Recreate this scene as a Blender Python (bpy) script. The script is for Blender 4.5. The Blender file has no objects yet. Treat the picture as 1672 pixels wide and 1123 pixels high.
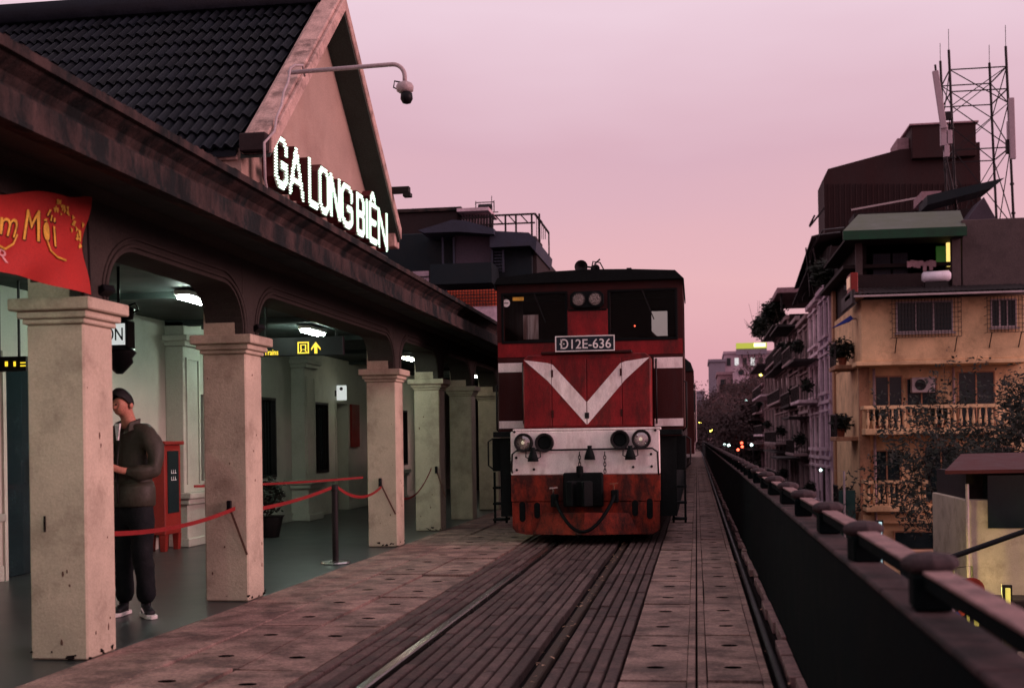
import bpy, bmesh, math, random
from mathutils import Vector, Matrix, noise
R = math.radians
random.seed(7)
S = bpy.context.scene
C = S.collection

# ------------------------------------------------------------------ camera
CAM_H = 1.4
YAW = math.atan(301.03 / 2000.0)
cam_data = bpy.data.cameras.new("camera")
cam = bpy.data.objects.new("camera", cam_data)
C.objects.link(cam)
cam_data.sensor_width = 36.0
cam_data.lens = 36.0 * 2000 / 1672
cam_data.shift_y = (718.2 - 561.5) / 1672
cam_data.clip_start = 0.05
cam_data.clip_end = 3000
cam_data.dof.use_dof = True
cam_data.dof.focus_distance = 15.0
cam_data.dof.aperture_fstop = 2.8
cam.matrix_world = (Matrix.Translation((0, 0, CAM_H)) @ Matrix.Rotation(YAW, 4, 'Z')
                    @ Matrix.Rotation(R(90), 4, 'X') @ Matrix.Rotation(-0.014, 4, 'Z'))
S.camera = cam

# ------------------------------------------------------------------ sky and light
W = bpy.data.worlds.new("World")
S.world = W
W.use_nodes = True
wn = W.node_tree.nodes
wl = W.node_tree.links
wn.clear()
wo = wn.new("ShaderNodeOutputWorld")
bg = wn.new("ShaderNodeBackground")
tc = wn.new("ShaderNodeTexCoord")
sx = wn.new("ShaderNodeSeparateXYZ")
rp = wn.new("ShaderNodeValToRGB")
nz = wn.new("ShaderNodeTexNoise")
nz.inputs['Scale'].default_value = 2.2
nz.inputs['Detail'].default_value = 4
mp = wn.new("ShaderNodeMapping")
mp.inputs['Scale'].default_value = (1, 1, 3.5)
ma = wn.new("ShaderNodeMath"); ma.operation = 'MULTIPLY_ADD'
ma.inputs[1].default_value = 0.15
cr = rp.color_ramp
cr.elements[0].position = 0.0; cr.elements[0].color = (0.34, 0.15, 0.20, 1)
cr.elements[1].position = 1.0; cr.elements[1].color = (0.60, 0.48, 0.56, 1)
for p, c in ((0.07, (0.60, 0.29, 0.34, 1)), (0.20, (0.69, 0.395, 0.42, 1)), (0.31, (0.60, 0.375, 0.445, 1)), (0.41, (0.715, 0.53, 0.61, 1))):
    e = cr.elements.new(p); e.color = c
wl.new(tc.outputs['Generated'], sx.inputs[0])
wl.new(tc.outputs['Generated'], mp.inputs[0])
wl.new(mp.outputs[0], nz.inputs[0])
wl.new(nz.outputs[0], ma.inputs[0])
wl.new(sx.outputs['Z'], ma.inputs[2])
wl.new(ma.outputs[0], rp.inputs[0])
wl.new(rp.outputs[0], bg.inputs[0])
bg.inputs[1].default_value = 1.0
wl.new(bg.outputs[0], wo.inputs[0])

sun_d = bpy.data.lights.new("sun", 'SUN')
sun_d.energy = 2.1
sun_d.angle = R(25)
sun_d.color = (1.0, 0.52, 0.56)
sun = bpy.data.objects.new("sun", sun_d)
sun.rotation_euler = Vector((-0.94, 0.15, -0.24)).to_track_quat('-Z', 'Y').to_euler()
C.objects.link(sun)

S.view_settings.view_transform = 'Standard'
S.view_settings.look = 'None'
S.view_settings.exposure = 0.25
S.view_settings.gamma = 1.0
S.render.engine = 'CYCLES'

# ------------------------------------------------------------------ photo geometry helper (pixel of the photograph -> point on a real plane)
def ray(px, py):
    a, b, rho = px - 836.0, 718.2 - py, 0.014
    u = (a * math.cos(rho) + b * math.sin(rho)) / 2000
    z = (-a * math.sin(rho) + b * math.cos(rho)) / 2000
    return (-math.sin(YAW) + u * math.cos(YAW), math.cos(YAW) + u * math.sin(YAW), z)
def onY(px, py, y):
    d = ray(px, py); t = y / d[1]
    return Vector((t * d[0], y, CAM_H + t * d[2]))
def onX(px, py, x):
    d = ray(px, py); t = x / d[0]
    return Vector((x, t * d[1], CAM_H + t * d[2]))

# ------------------------------------------------------------------ materials
def mat(name, col, rough=0.8, metal=0.0, var=0.35, scale=3.0, fine=60.0, fvar=0.25, bump=0.25, bscale=None, objvar=0.0,
        stain=None, stain_amt=0.0, stain_scale=1.2, emit=None, estr=0.0, stretch=(1, 1, 1), spec=0.25, stain_lo=0.5, rvar=0.12, pores=0.0):
    m = bpy.data.materials.new(name)
    m.use_nodes = True
    n, l = m.node_tree.nodes, m.node_tree.links
    b = n['Principled BSDF']
    b.inputs['Roughness'].default_value = rough
    b.inputs['Metallic'].default_value = metal
    b.inputs['Specular IOR Level'].default_value = spec
    g = n.new("ShaderNodeNewGeometry")
    mpn = n.new("ShaderNodeMapping"); mpn.inputs['Scale'].default_value = stretch
    l.new(g.outputs['Position'], mpn.inputs[0])
    def noi(sc, det, rg=0.6):
        t = n.new("ShaderNodeTexNoise")
        t.inputs['Scale'].default_value = sc; t.inputs['Detail'].default_value = det
        t.inputs['Roughness'].default_value = rg
        l.new(mpn.outputs[0], t.inputs[0]); return t
    n1, n2 = noi(scale, 6), noi(fine, 3, 0.8)
    def ramp(src, lo, hi, p0=0.3, p1=0.7):
        r = n.new("ShaderNodeMapRange")
        r.inputs['From Min'].default_value = p0; r.inputs['From Max'].default_value = p1
        r.inputs['To Min'].default_value = lo; r.inputs['To Max'].default_value = hi
        l.new(src.outputs[0], r.inputs['Value']); return r
    r1 = ramp(n1, 1 - var, 1 + var * 0.6)
    r2 = ramp(n2, 1 - fvar, 1 + fvar)
    mu = n.new("ShaderNodeMath"); mu.operation = 'MULTIPLY'
    l.new(r1.outputs[0], mu.inputs[0]); l.new(r2.outputs[0], mu.inputs[1])
    vm = n.new("ShaderNodeVectorMath"); vm.operation = 'SCALE'
    l.new(mu.outputs[0], vm.inputs['Scale'])
    if objvar:
        oi = n.new("ShaderNodeObjectInfo"); mr_ = n.new("ShaderNodeMapRange")
        mr_.inputs['To Min'].default_value = 1 - objvar; mr_.inputs['To Max'].default_value = 1 + objvar
        l.new(oi.outputs['Random'], mr_.inputs['Value'])
        m2_ = n.new("ShaderNodeMath"); m2_.operation = 'MULTIPLY'
        l.new(mu.outputs[0], m2_.inputs[0]); l.new(mr_.outputs[0], m2_.inputs[1]); l.new(m2_.outputs[0], vm.inputs['Scale'])
    if stain:
        n3 = noi(stain_scale, 8, 0.7)
        r3 = ramp(n3, 0, stain_amt, stain_lo, stain_lo + 0.16)
        mx = n.new("ShaderNodeMix"); mx.data_type = 'RGBA'
        mx.inputs['A'].default_value = (*col, 1); mx.inputs['B'].default_value = (*stain, 1)
        l.new(r3.outputs[0], mx.inputs['Factor'])
        l.new(mx.outputs['Result'], vm.inputs[0])
    else:
        vm.inputs[0].default_value = col
    l.new(vm.outputs[0], b.inputs['Base Color'])
    rr = ramp(n1, max(0.02, rough - rvar), min(1, rough + rvar))
    l.new(rr.outputs[0], b.inputs['Roughness'])
    if bump:
        nb = noi(bscale or fine * 0.6, 5, 0.7)
        bp = n.new("ShaderNodeBump"); bp.inputs['Strength'].default_value = bump
        bp.inputs['Distance'].default_value = 0.02
        l.new(nb.outputs[0], bp.inputs['Height']); l.new(bp.outputs[0], b.inputs['Normal'])
    if emit:
        b.inputs['Emission Color'].default_value = (*emit, 1)
        b.inputs['Emission Strength'].default_value = estr
    return m
def glow(name, col, s):
    m = bpy.data.materials.new(name); m.use_nodes = True
    b = m.node_tree.nodes['Principled BSDF']
    b.inputs['Base Color'].default_value = (*[min(1, c * 0.5) for c in col], 1)
    b.inputs['Emission Color'].default_value = (*col, 1)
    b.inputs['Emission Strength'].default_value = s
    return m
def glass(name, tint, refl=0.12):
    m = bpy.data.materials.new(name); m.use_nodes = True
    n, l = m.node_tree.nodes, m.node_tree.links
    n.clear()
    o = n.new("ShaderNodeOutputMaterial"); t = n.new("ShaderNodeBsdfTransparent"); g = n.new("ShaderNodeBsdfGlossy")
    mx = n.new("ShaderNodeMixShader"); t.inputs[0].default_value = (*tint, 1); g.inputs['Roughness'].default_value = 0.04
    fr = n.new("ShaderNodeLayerWeight"); fr.inputs[0].default_value = 0.25
    mr = n.new("ShaderNodeMapRange"); mr.inputs['To Min'].default_value = refl; mr.inputs['To Max'].default_value = 0.2 if refl < 0.1 else 0.5; g.inputs[0].default_value = (*tint, 1)
    l.new(fr.outputs['Fresnel'], mr.inputs['Value']); l.new(mr.outputs[0], mx.inputs[0])
    l.new(t.outputs[0], mx.inputs[1]); l.new(g.outputs[0], mx.inputs[2]); l.new(mx.outputs[0], o.inputs[0])
    return m

M = dict(
    cream=mat('cream_paint', (0.51, 0.435, 0.325), 0.75, var=0.2, scale=2.2, fvar=0.12, stain=(0.16, 0.11, 0.075), stain_amt=0.45, stain_scale=2.5, bump=0.3),
    wall=mat('interior_wall', (0.42, 0.43, 0.36), 0.6, var=0.15, scale=1.2, fvar=0.12, stain=(0.2, 0.19, 0.15), stain_amt=0.3, stain_scale=1.5),
    gable=mat('gable_render', (0.38, 0.27, 0.22), 0.85, var=0.16, scale=1.6, fvar=0.2, stain=(0.25, 0.14, 0.11), stain_amt=0.35, stain_scale=1.4),
    rake=mat('weathered_coping', (0.50, 0.34, 0.29), 0.85, var=0.3, scale=5, stain=(0.09, 0.06, 0.05), stain_amt=0.75, stain_scale=4, bump=0.5),
    fascia=mat('shade_streaked_fascia', (0.058, 0.038, 0.034), 0.85, var=0.55, scale=3, stain=(0.010, 0.014, 0.014), stain_amt=0.95, stain_lo=0.42, stain_scale=2.2, stretch=(1, 1.6, 0.7), bump=0.5, spec=0.1),  # pink streaks and teal-black blotches carry fascia highlights and shadows in the colour
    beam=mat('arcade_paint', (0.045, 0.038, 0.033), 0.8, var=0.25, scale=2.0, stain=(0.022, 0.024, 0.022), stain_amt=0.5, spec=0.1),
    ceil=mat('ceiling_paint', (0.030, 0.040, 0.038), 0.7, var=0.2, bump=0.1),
    soffitshade=mat('shaded_green_soffit', (0.045, 0.065, 0.055), 0.8, var=0.25, scale=3),
    tile=mat('roof_tile_glaze', (0.0045, 0.0065, 0.010), 0.6, var=0.35, scale=4, fvar=0.3, bump=0.2, objvar=0.3, spec=0.12),
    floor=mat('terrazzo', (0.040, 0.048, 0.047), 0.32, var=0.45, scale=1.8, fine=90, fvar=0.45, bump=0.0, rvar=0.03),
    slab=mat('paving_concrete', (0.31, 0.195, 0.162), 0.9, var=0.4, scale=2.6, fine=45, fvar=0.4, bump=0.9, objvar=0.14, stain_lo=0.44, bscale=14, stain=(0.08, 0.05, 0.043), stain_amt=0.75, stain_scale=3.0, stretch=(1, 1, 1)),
    plank=mat('crossing_plank', (0.125, 0.078, 0.07), 0.75, var=0.4, scale=4, fine=50, fvar=0.45, bump=0.8, objvar=0.3, bscale=30, stain=(0.05, 0.035, 0.035), stain_amt=0.7, stain_scale=5, spec=0.15),
    deck=mat('deck_dirt_and_shade', (0.012, 0.009, 0.009), 0.95, var=0.5, scale=6, bump=0.8, spec=0.05),
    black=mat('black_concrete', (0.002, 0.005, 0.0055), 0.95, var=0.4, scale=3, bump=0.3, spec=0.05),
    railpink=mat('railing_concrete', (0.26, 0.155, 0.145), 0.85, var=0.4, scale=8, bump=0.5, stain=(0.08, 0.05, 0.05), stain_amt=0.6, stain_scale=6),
    coping=mat('stained_coping', (0.07, 0.043, 0.043), 0.9, var=0.5, scale=5, bump=0.5, stain=(0.012, 0.012, 0.012), stain_amt=0.9, stain_scale=3, stain_lo=0.44),
    cap=mat('post_cap_concrete', (0.045, 0.030, 0.032), 0.9, var=0.4, scale=9, bump=0.5),
    steel=mat('rail_steel', (0.52, 0.47, 0.45), 0.26, metal=1.0, var=0.15, scale=3, fvar=0.05, bump=0.0, rvar=0.03, stretch=(4, 0.4, 1)),
    rustshade=mat('rusty_shaded_rail', (0.06, 0.035, 0.025), 0.8, var=0.4, bump=0.4),
    litter=mat('dry_leaf', (0.50, 0.30, 0.20), 0.8, var=0.5, scale=20),
    red=mat('loco_red_paint', (0.21, 0.011, 0.013), 0.5, var=0.45, scale=3.0, fine=70, fvar=0.3, bump=0.12, stain=(0.07, 0.012, 0.010), stain_amt=0.85, stain_lo=0.46, stain_scale=2.8, stretch=(1.3, 1, 0.45), spec=0.2),
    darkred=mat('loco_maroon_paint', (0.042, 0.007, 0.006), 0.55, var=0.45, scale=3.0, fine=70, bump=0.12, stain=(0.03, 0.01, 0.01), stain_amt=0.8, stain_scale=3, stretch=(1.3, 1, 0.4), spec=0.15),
    lowred=mat('loco_buffer_paint', (0.25, 0.030, 0.016), 0.6, var=0.5, scale=4.0, fine=60, bump=0.3, stain=(0.03, 0.014, 0.012), stain_amt=0.9, stain_scale=3.6, stretch=(1.2, 1, 0.6), spec=0.12, stain_lo=0.42),
    white=mat('loco_white_paint', (0.86, 0.76, 0.72), 0.5, var=0.2, scale=4, fine=80, fvar=0.18, bump=0.1, stain=(0.30, 0.17, 0.14), stain_amt=0.4, stain_scale=5, stretch=(1.2, 1, 0.5)),
    grime=mat('black_grime', (0.005, 0.007, 0.007), 0.7, var=0.4, scale=6, bump=0.3, spec=0.08),
    iron=mat('black_iron', (0.02, 0.018, 0.018), 0.5, metal=0.6, var=0.3, bump=0.2),
    chrome=mat('worn_steel', (0.55, 0.53, 0.50), 0.25, metal=1.0, var=0.2, bump=0.05),
    lampface=mat('lamp_reflector', (0.75, 0.68, 0.6), 0.12, metal=0.9, var=0.5, scale=40, bump=0.6),
    dimlamp=mat('dim_lamp_reflector', (0.20, 0.17, 0.15), 0.35, metal=0.7, var=0.6, scale=60, bump=0.8),
    lampon=glow('lamp_bulb_glow', (1.0, 0.85, 0.6), .5),
    lens=glass('lamp_glass', (0.8, 0.8, 0.8), 0.25),
    cabglass=glass('cab_glass', (0.74, 0.80, 0.78), 0.0),
    winglass=mat('dark_window_glass', (0.010, 0.020, 0.022), 0.08, var=0.2, bump=0.02, spec=0.25),
    tealglass=mat('teal_window_glass', (0.012, 0.05, 0.045), 0.1, var=0.3, bump=0.02, spec=0.5),
    signblack=mat('sign_black', (0.008, 0.008, 0.009), 0.4, var=0.2, bump=0.05, spec=0.1),
    signwhite=glow('sign_white', (0.85, 0.9, 0.88), 0.55),
    platewhite=mat('plate_white', (0.78, 0.76, 0.72), 0.5, var=0.2, bump=0.1),
    plateblue=mat('plate_dark_blue', (0.010, 0.018, 0.026), 0.5, bump=0.1),
    signyellow=glow('sign_yellow', (1.0, 0.72, 0.04), 1.0),
    led=glow('led_white', (0.72, 1.0, 0.80), 1.9),
    lettered=mat('letter_box_red', (0.07, 0.012, 0.012), 0.5, var=0.2, bump=0.1),
    tube=glow('fluorescent_tube', (0.80, 1.0, 0.86), 130.0),
    tubefar=glow('fluorescent_tube_warm', (1.0, 1.0, 0.8), 26.0),
    banner=mat('red_banner_cloth', (0.40, 0.028, 0.022), 0.7, var=0.15, scale=3, fine=120, bump=0.1),
    gold=mat('gold_print', (0.70, 0.42, 0.06), 0.6, var=0.3, scale=20, bump=0.0),
    goldlight=mat('pale_print', (0.75, 0.40, 0.38), 0.7, var=0.2, bump=0.0),
    browndrk=mat('dark_print', (0.06, 0.012, 0.01), 0.7, var=0.2, bump=0.0),
    chipshadow=mat('chip_shadow_brown', (0.13, 0.07, 0.05), 0.9, var=0.2),  # brown shared by the paint chips and the modelled belt shadow
    belt=mat('red_webbing', (0.22, 0.014, 0.014), 0.7, var=0.15, scale=10, bump=0.2),
    cabinet=mat('red_cabinet', (0.20, 0.018, 0.013), 0.5, var=0.2, bump=0.1),
    skin=mat('skin', (0.42, 0.18, 0.12), 0.55, var=0.1, bump=0.1),
    hair=mat('black_hair', (0.008, 0.007, 0.007), 0.6, var=0.4, scale=60, bump=0.6),
    jacket=mat('olive_jacket', (0.040, 0.036, 0.025), 0.55, var=0.25, scale=6, bump=0.4, bscale=12),
    jacketsheen=mat('pale_green_sheen', (0.16, 0.20, 0.13), 0.5, var=0.2, scale=6),
    shirt=mat('white_shirt', (0.75, 0.75, 0.72), 0.8, var=0.1),
    trouser=mat('black_trousers', (0.003, 0.0045, 0.006), 0.85, var=0.3, scale=8, bump=0.5, bscale=10),
    shoe=mat('black_shoe', (0.012, 0.012, 0.014), 0.5, var=0.2),
    sole=mat('white_sole', (0.7, 0.66, 0.62), 0.6, var=0.1),
    asphalt=mat('street_asphalt', (0.035, 0.033, 0.036), 0.8, var=0.4, scale=1.5, bump=0.4, spec=0.1),
    yellow=mat('yellow_render', (0.74, 0.49, 0.27), 0.85, var=0.25, scale=1.1, fine=25, fvar=0.15, stain=(0.16, 0.075, 0.035), stain_amt=0.5, stain_scale=0.9, bump=0.4, bscale=12),
    ochre=mat('ochre_render', (0.38, 0.20, 0.115), 0.85, var=0.3, scale=0.8, fine=25, stain=(0.09, 0.05, 0.03), stain_amt=0.8, stain_scale=0.6, stretch=(1, 1, 0.5)),
    palewall=mat('pale_render', (0.66, 0.50, 0.55), 0.85, var=0.3, scale=0.8, fine=25, stain=(0.12, 0.09, 0.09), stain_amt=0.7, stain_scale=0.7),
    darkgrey=mat('terrace_grey', (0.085, 0.062, 0.06), 0.9, var=0.4, scale=1.2, fine=20, stain=(0.04, 0.03, 0.03), stain_amt=0.7),
    violet=mat('violet_white_render', (0.74, 0.66, 0.84), 0.85, var=0.25, scale=0.8, fine=25, stain=(0.14, 0.11, 0.13), stain_amt=0.6, stain_scale=0.9),
    greywall=mat('grey_render', (0.34, 0.24, 0.24), 0.9, var=0.4, scale=0.7, fine=20, stain=(0.05, 0.04, 0.04), stain_amt=0.8, stain_scale=0.7),
    darkwall=mat('dark_render', (0.022, 0.014, 0.014), 0.9, var=0.4, scale=0.7, fine=18, stain=(0.02, 0.015, 0.015), stain_amt=0.6),
    brownwall=mat('corrugated_brown', (0.028, 0.010, 0.010), 0.8, var=0.3, scale=0.5, fine=20, stain=(0.03, 0.015, 0.015), stain_amt=0.6, stretch=(1, 1, 0.2)),
    bluegrey=mat('blue_grey_sheet', (0.030, 0.035, 0.055), 0.6, var=0.35, scale=1.0, fine=20, stain=(0.03, 0.03, 0.04), stain_amt=0.6),
    greyviolet=mat('violet_grey_render', (0.055, 0.042, 0.056), 0.85, var=0.3, scale=1.0, fine=20),
    tealdark=mat('dark_teal_sheet', (0.003, 0.009, 0.012), 0.7, var=0.3, scale=1.0, fine=20),
    greensheet=mat('green_roof_sheet', (0.06, 0.075, 0.045), 0.6, var=0.3, scale=1.5, bump=0.2),
    greenedge=mat('green_roof_edge', (0.006, 0.045, 0.02), 0.6, var=0.3),
    greyroof=mat('grey_corrugated_roof', (0.03, 0.024, 0.024), 0.7, var=0.4, scale=1.2),
    redroof=mat('red_sheet_roof', (0.06, 0.010, 0.010), 0.7, var=0.3, scale=3),
    orangesheet=mat('orange_sheet', (0.75, 0.11, 0.045), 0.6, var=0.2, scale=1.5),
    pipe=mat('pale_pipe', (0.40, 0.32, 0.32), 0.5, var=0.2),
    tank=mat('white_tank', (0.7, 0.66, 0.72), 0.4, var=0.15),
    blue=mat('blue_cloth', (0.03, 0.06, 0.35), 0.7, var=0.2),
    tower=mat('tower_steel', (0.010, 0.006, 0.007), 0.6, var=0.2),
    antenna=mat('antenna_plastic', (0.36, 0.27, 0.30), 0.5, var=0.1),
    bark=mat('bark', (0.016, 0.011, 0.010), 0.9, var=0.4, scale=20),
    leaf=mat('dark_leaf', (0.009, 0.013, 0.007), 0.7, var=0.6, scale=2.5),
    leafpink=mat('dusty_leaf', (0.045, 0.024, 0.024), 0.8, var=0.5, scale=0.5),
    leafred=mat('terracotta_pot', (0.22, 0.07, 0.04), 0.8, var=0.3),
    farwhite=mat('far_white_render', (0.44, 0.32, 0.37), 0.85, var=0.2, scale=0.2, fine=5),
    farpink=mat('far_pink_render', (0.30, 0.18, 0.20), 0.85, var=0.2, scale=0.2, fine=5),
    fargrey=mat('far_grey_render', (0.22, 0.19, 0.23), 0.85, var=0.2, scale=0.2, fine=5),
    warmglow=glow('warm_room_light', (1.0, 0.72, 0.20), 1.0),
    greenglow=glow('green_curtain_light', (0.10, 0.40, 0.06), 0.07),
    yelglow=glow('yellow_bulb', (1.0, 0.85, 0.12), 9.0),
    whiteglow=glow('white_bulb', (0.7, 1.0, 0.95), 5.0),
    redglow=glow('red_bulb', (1.0, 0.10, 0.05), 5.0),
    boardglow=glow('billboard_light', (0.72, 0.85, 0.10), 0.35),
    boardhot=glow('billboard_hot', (1.0, 1.0, 0.55), 1.6),
    doorglow=mat('bright_corridor', (0.60, 0.66, 0.55), 0.5, var=0.1),
)

# ------------------------------------------------------------------ mesh helpers
class MB:
    def __init__(s): s.v, s.f, s.sm = [], [], False
    def add(s, vs, fs):
        o = len(s.v); s.v += [tuple(v) for v in vs]; s.f += [tuple(i + o for i in f) for f in fs]; return s
    def box(s, x0, x1, y0, y1, z0, z1):
        x0, x1 = sorted((x0, x1)); y0, y1 = sorted((y0, y1)); z0, z1 = sorted((z0, z1))
        return s.add([(x0, y0, z0), (x1, y0, z0), (x1, y1, z0), (x0, y1, z0), (x0, y0, z1), (x1, y0, z1), (x1, y1, z1), (x0, y1, z1)],
                     [(0, 3, 2, 1), (4, 5, 6, 7), (0, 1, 5, 4), (1, 2, 6, 5), (2, 3, 7, 6), (3, 0, 4, 7)])
    def bar(s, a, b, w, h=None, up=(0, 0, 1)):
        a, b = Vector(a), Vector(b); h = h or w
        d = (b - a).normalized(); u = Vector(up)
        if abs(d.dot(u)) > 0.99: u = Vector((1, 0, 0))
        r = d.cross(u).normalized() * w / 2; u2 = r.normalized().cross(d).normalized() * h / 2
        vs = [p + sr * r + su * u2 for p in (a, b) for sr, su in ((-1, -1), (1, -1), (1, 1), (-1, 1))]
        return s.add(vs, [(0, 3, 2, 1), (4, 5, 6, 7), (0, 1, 5, 4), (1, 2, 6, 5), (2, 3, 7, 6), (3, 0, 4, 7)][::1])
    def tube(s, pts, r, n=8, cap=True):
        pts = [Vector(p) for p in pts]; rs = r if isinstance(r, (list, tuple)) else [r] * len(pts)
        o = len(s.v); prev = None
        for i, p in enumerate(pts):
            d = (pts[min(i + 1, len(pts) - 1)] - pts[max(i - 1, 0)])
            d = d.normalized() if d.length > 1e-9 else Vector((0, 0, 1))
            if prev is None:
                u = d.orthogonal().normalized()
            else:
                u = (prev - d * prev.dot(d)); u = u.normalized() if u.length > 1e-6 else d.orthogonal().normalized()
            prev = u; w = d.cross(u)
            for k in range(n):
                a = 2 * math.pi * k / n
                s.v.append(tuple(p + (u * math.cos(a) + w * math.sin(a)) * rs[i]))
        for i in range(len(pts) - 1):
            for k in range(n):
                k2 = (k + 1) % n
                s.f.append((o + i * n + k, o + i * n + k2, o + (i + 1) * n + k2, o + (i + 1) * n + k))
        if cap:
            s.f.append(tuple(o + k for k in range(n))[::-1]); s.f.append(tuple(o + (len(pts) - 1) * n + k for k in range(n)))
        return s
    def lathe(s, prof, c=(0, 0, 0), axis='Z', n=16):
        o = len(s.v)
        for r, h in prof:
            for k in range(n):
                a = 2 * math.pi * k / n; x, y = r * math.cos(a), r * math.sin(a)
                p = (x, y, h) if axis == 'Z' else ((x, h, y) if axis == 'Y' else (h, x, y))
                s.v.append((p[0] + c[0], p[1] + c[1], p[2] + c[2]))
        for i in range(len(prof) - 1):
            for k in range(n):
                k2 = (k + 1) % n
                s.f.append((o + i * n + k, o + i * n + k2, o + (i + 1) * n + k2, o + (i + 1) * n + k))
        s.f.append(tuple(o + k for k in range(n))[::-1]); s.f.append(tuple(o + (len(prof) - 1) * n + k for k in range(n)))
        return s
    def prism(s, poly, a0, a1, axis='X'):
        """poly of 2-tuples; axis X: (y,z), Y: (x,z), Z: (x,y)"""
        n = len(poly)
        def P(p, a): return (a, p[0], p[1]) if axis == 'X' else ((p[0], a, p[1]) if axis == 'Y' else (p[0], p[1], a))
        return s.add([P(p, a0) for p in poly] + [P(p, a1) for p in poly],
                     [tuple(range(n))[::-1], tuple(range(n, 2 * n))] + [(i, (i + 1) % n, (i + 1) % n + n, i + n) for i in range(n)])
    def build(s, name, m, parent=None, bevel=0.0, smooth=False, kind=None, label=None, cat=None, group=None, local=False, seg=1):
        me = bpy.data.meshes.new(name)
        off = Vector((0, 0, 0))
        p = parent
        if not local:
            while p is not None:
                off += p.location; p = p.parent
        me.from_pydata([(v[0] - off.x, v[1] - off.y, v[2] - off.z) for v in s.v], [], s.f)
        bm = bmesh.new(); bm.from_mesh(me)
        bmesh.ops.recalc_face_normals(bm, faces=bm.faces)
        if bevel:
            es = [e for e in bm.edges if len(e.link_faces) == 2 and e.calc_face_angle(0) > 0.5]
            bmesh.ops.bevel(bm, geom=es, offset=bevel, segments=seg, affect='EDGES', clamp_overlap=True)
        if smooth:
            for f in bm.faces: f.smooth = True
        bm.to_mesh(me); bm.free()
        if smooth == 'auto':
            pass
        me.materials.append(m)
        o = bpy.data.objects.new(name, me); C.objects.link(o)
        if parent: o.parent = parent
        tag(o, label, cat, group, kind)
        return o
def tag(o, label=None, cat=None, group=None, kind=None):
    if label: o['label'] = label
    if cat: o['category'] = cat
    if group: o['group'] = group
    if kind: o['kind'] = kind
    return o
def thing(name, loc, label, cat, group=None, rz=0):
    o = bpy.data.objects.new(name, None); C.objects.link(o)
    o.empty_display_size = 0.2
    o.location = loc; o.rotation_euler = (0, 0, rz)
    return tag(o, label, cat, group)
KIDS = {}
def copy_tree(o, parent=None):
    c = o.copy(); C.objects.link(c)
    if parent is not None: c.parent = parent
    for ch in [x for x in bpy.data.objects if x.parent == o]:
        copy_tree(ch, c)
    return c
def bx(name, m, parent, x0, x1, y0, y1, z0, z1, bevel=0.0, **k):
    return MB().box(x0, x1, y0, y1, z0, z1).build(name, m, parent, bevel=bevel, **k)
def text_verts(txt, size=1.0, extrude=0.0, shear=0.0, bold=0.0, spacing=1.0):
    cu = bpy.data.curves.new('t', 'FONT'); cu.body = txt; cu.size = size; cu.extrude = extrude; cu.shear = shear
    cu.offset = bold; cu.space_character = spacing; cu.resolution_u = 3
    o = bpy.data.objects.new('t', cu); C.objects.link(o)
    bpy.context.view_layer.update()
    me = bpy.data.meshes.new_from_object(o.evaluated_get(bpy.context.evaluated_depsgraph_get()))
    vs = [tuple(v.co) for v in me.vertices]; fs = [tuple(p.vertices) for p in me.polygons]
    bpy.data.objects.remove(o); bpy.data.curves.remove(cu); bpy.data.meshes.remove(me)
    return vs, fs
def text(name, txt, m, parent, origin, u, v, width, height, depth=0.003, **k):
    """letters filling a width x height rectangle whose lower left corner is origin"""
    vs, fs = text_verts(txt, 1.0, 0.02, k.pop('shear', 0), k.pop('bold', 0), k.pop('spacing', 1.0))
    xs = [q[0] for q in vs]; ys = [q[1] for q in vs]
    u, v = Vector(u), Vector(v); n = u.cross(v); o = Vector(origin)
    w0, h0 = max(xs) - min(xs), max(ys) - min(ys)
    out = [o + u * ((q[0] - min(xs)) / w0 * width) + v * ((q[1] - min(ys)) / h0 * height) + n * (q[2] / 0.02 * depth) for q in vs]
    mb = MB(); mb.add(out, fs)
    return mb.build(name, m, parent, **k)

# ================================================================== THE SETTING
# street far below and the viaduct deck
MB().box(-400, 500, -60, 1500, -5.4, -5.0).build('street_ground', M['asphalt'], kind='structure')
deck = MB().box(-12, 0.78, -6, 330, -0.9, -0.09).build('viaduct_deck', M['deck'], kind='structure')

# ---- station floor
fl = MB()
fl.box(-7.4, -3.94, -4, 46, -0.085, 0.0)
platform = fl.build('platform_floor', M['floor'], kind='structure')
# margin strip of concrete along the columns
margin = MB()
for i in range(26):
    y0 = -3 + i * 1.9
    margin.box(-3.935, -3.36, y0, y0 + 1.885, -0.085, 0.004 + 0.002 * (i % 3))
margin.build('platform_kerb_strip', M['slab'], kind='structure', bevel=0.008)

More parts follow.
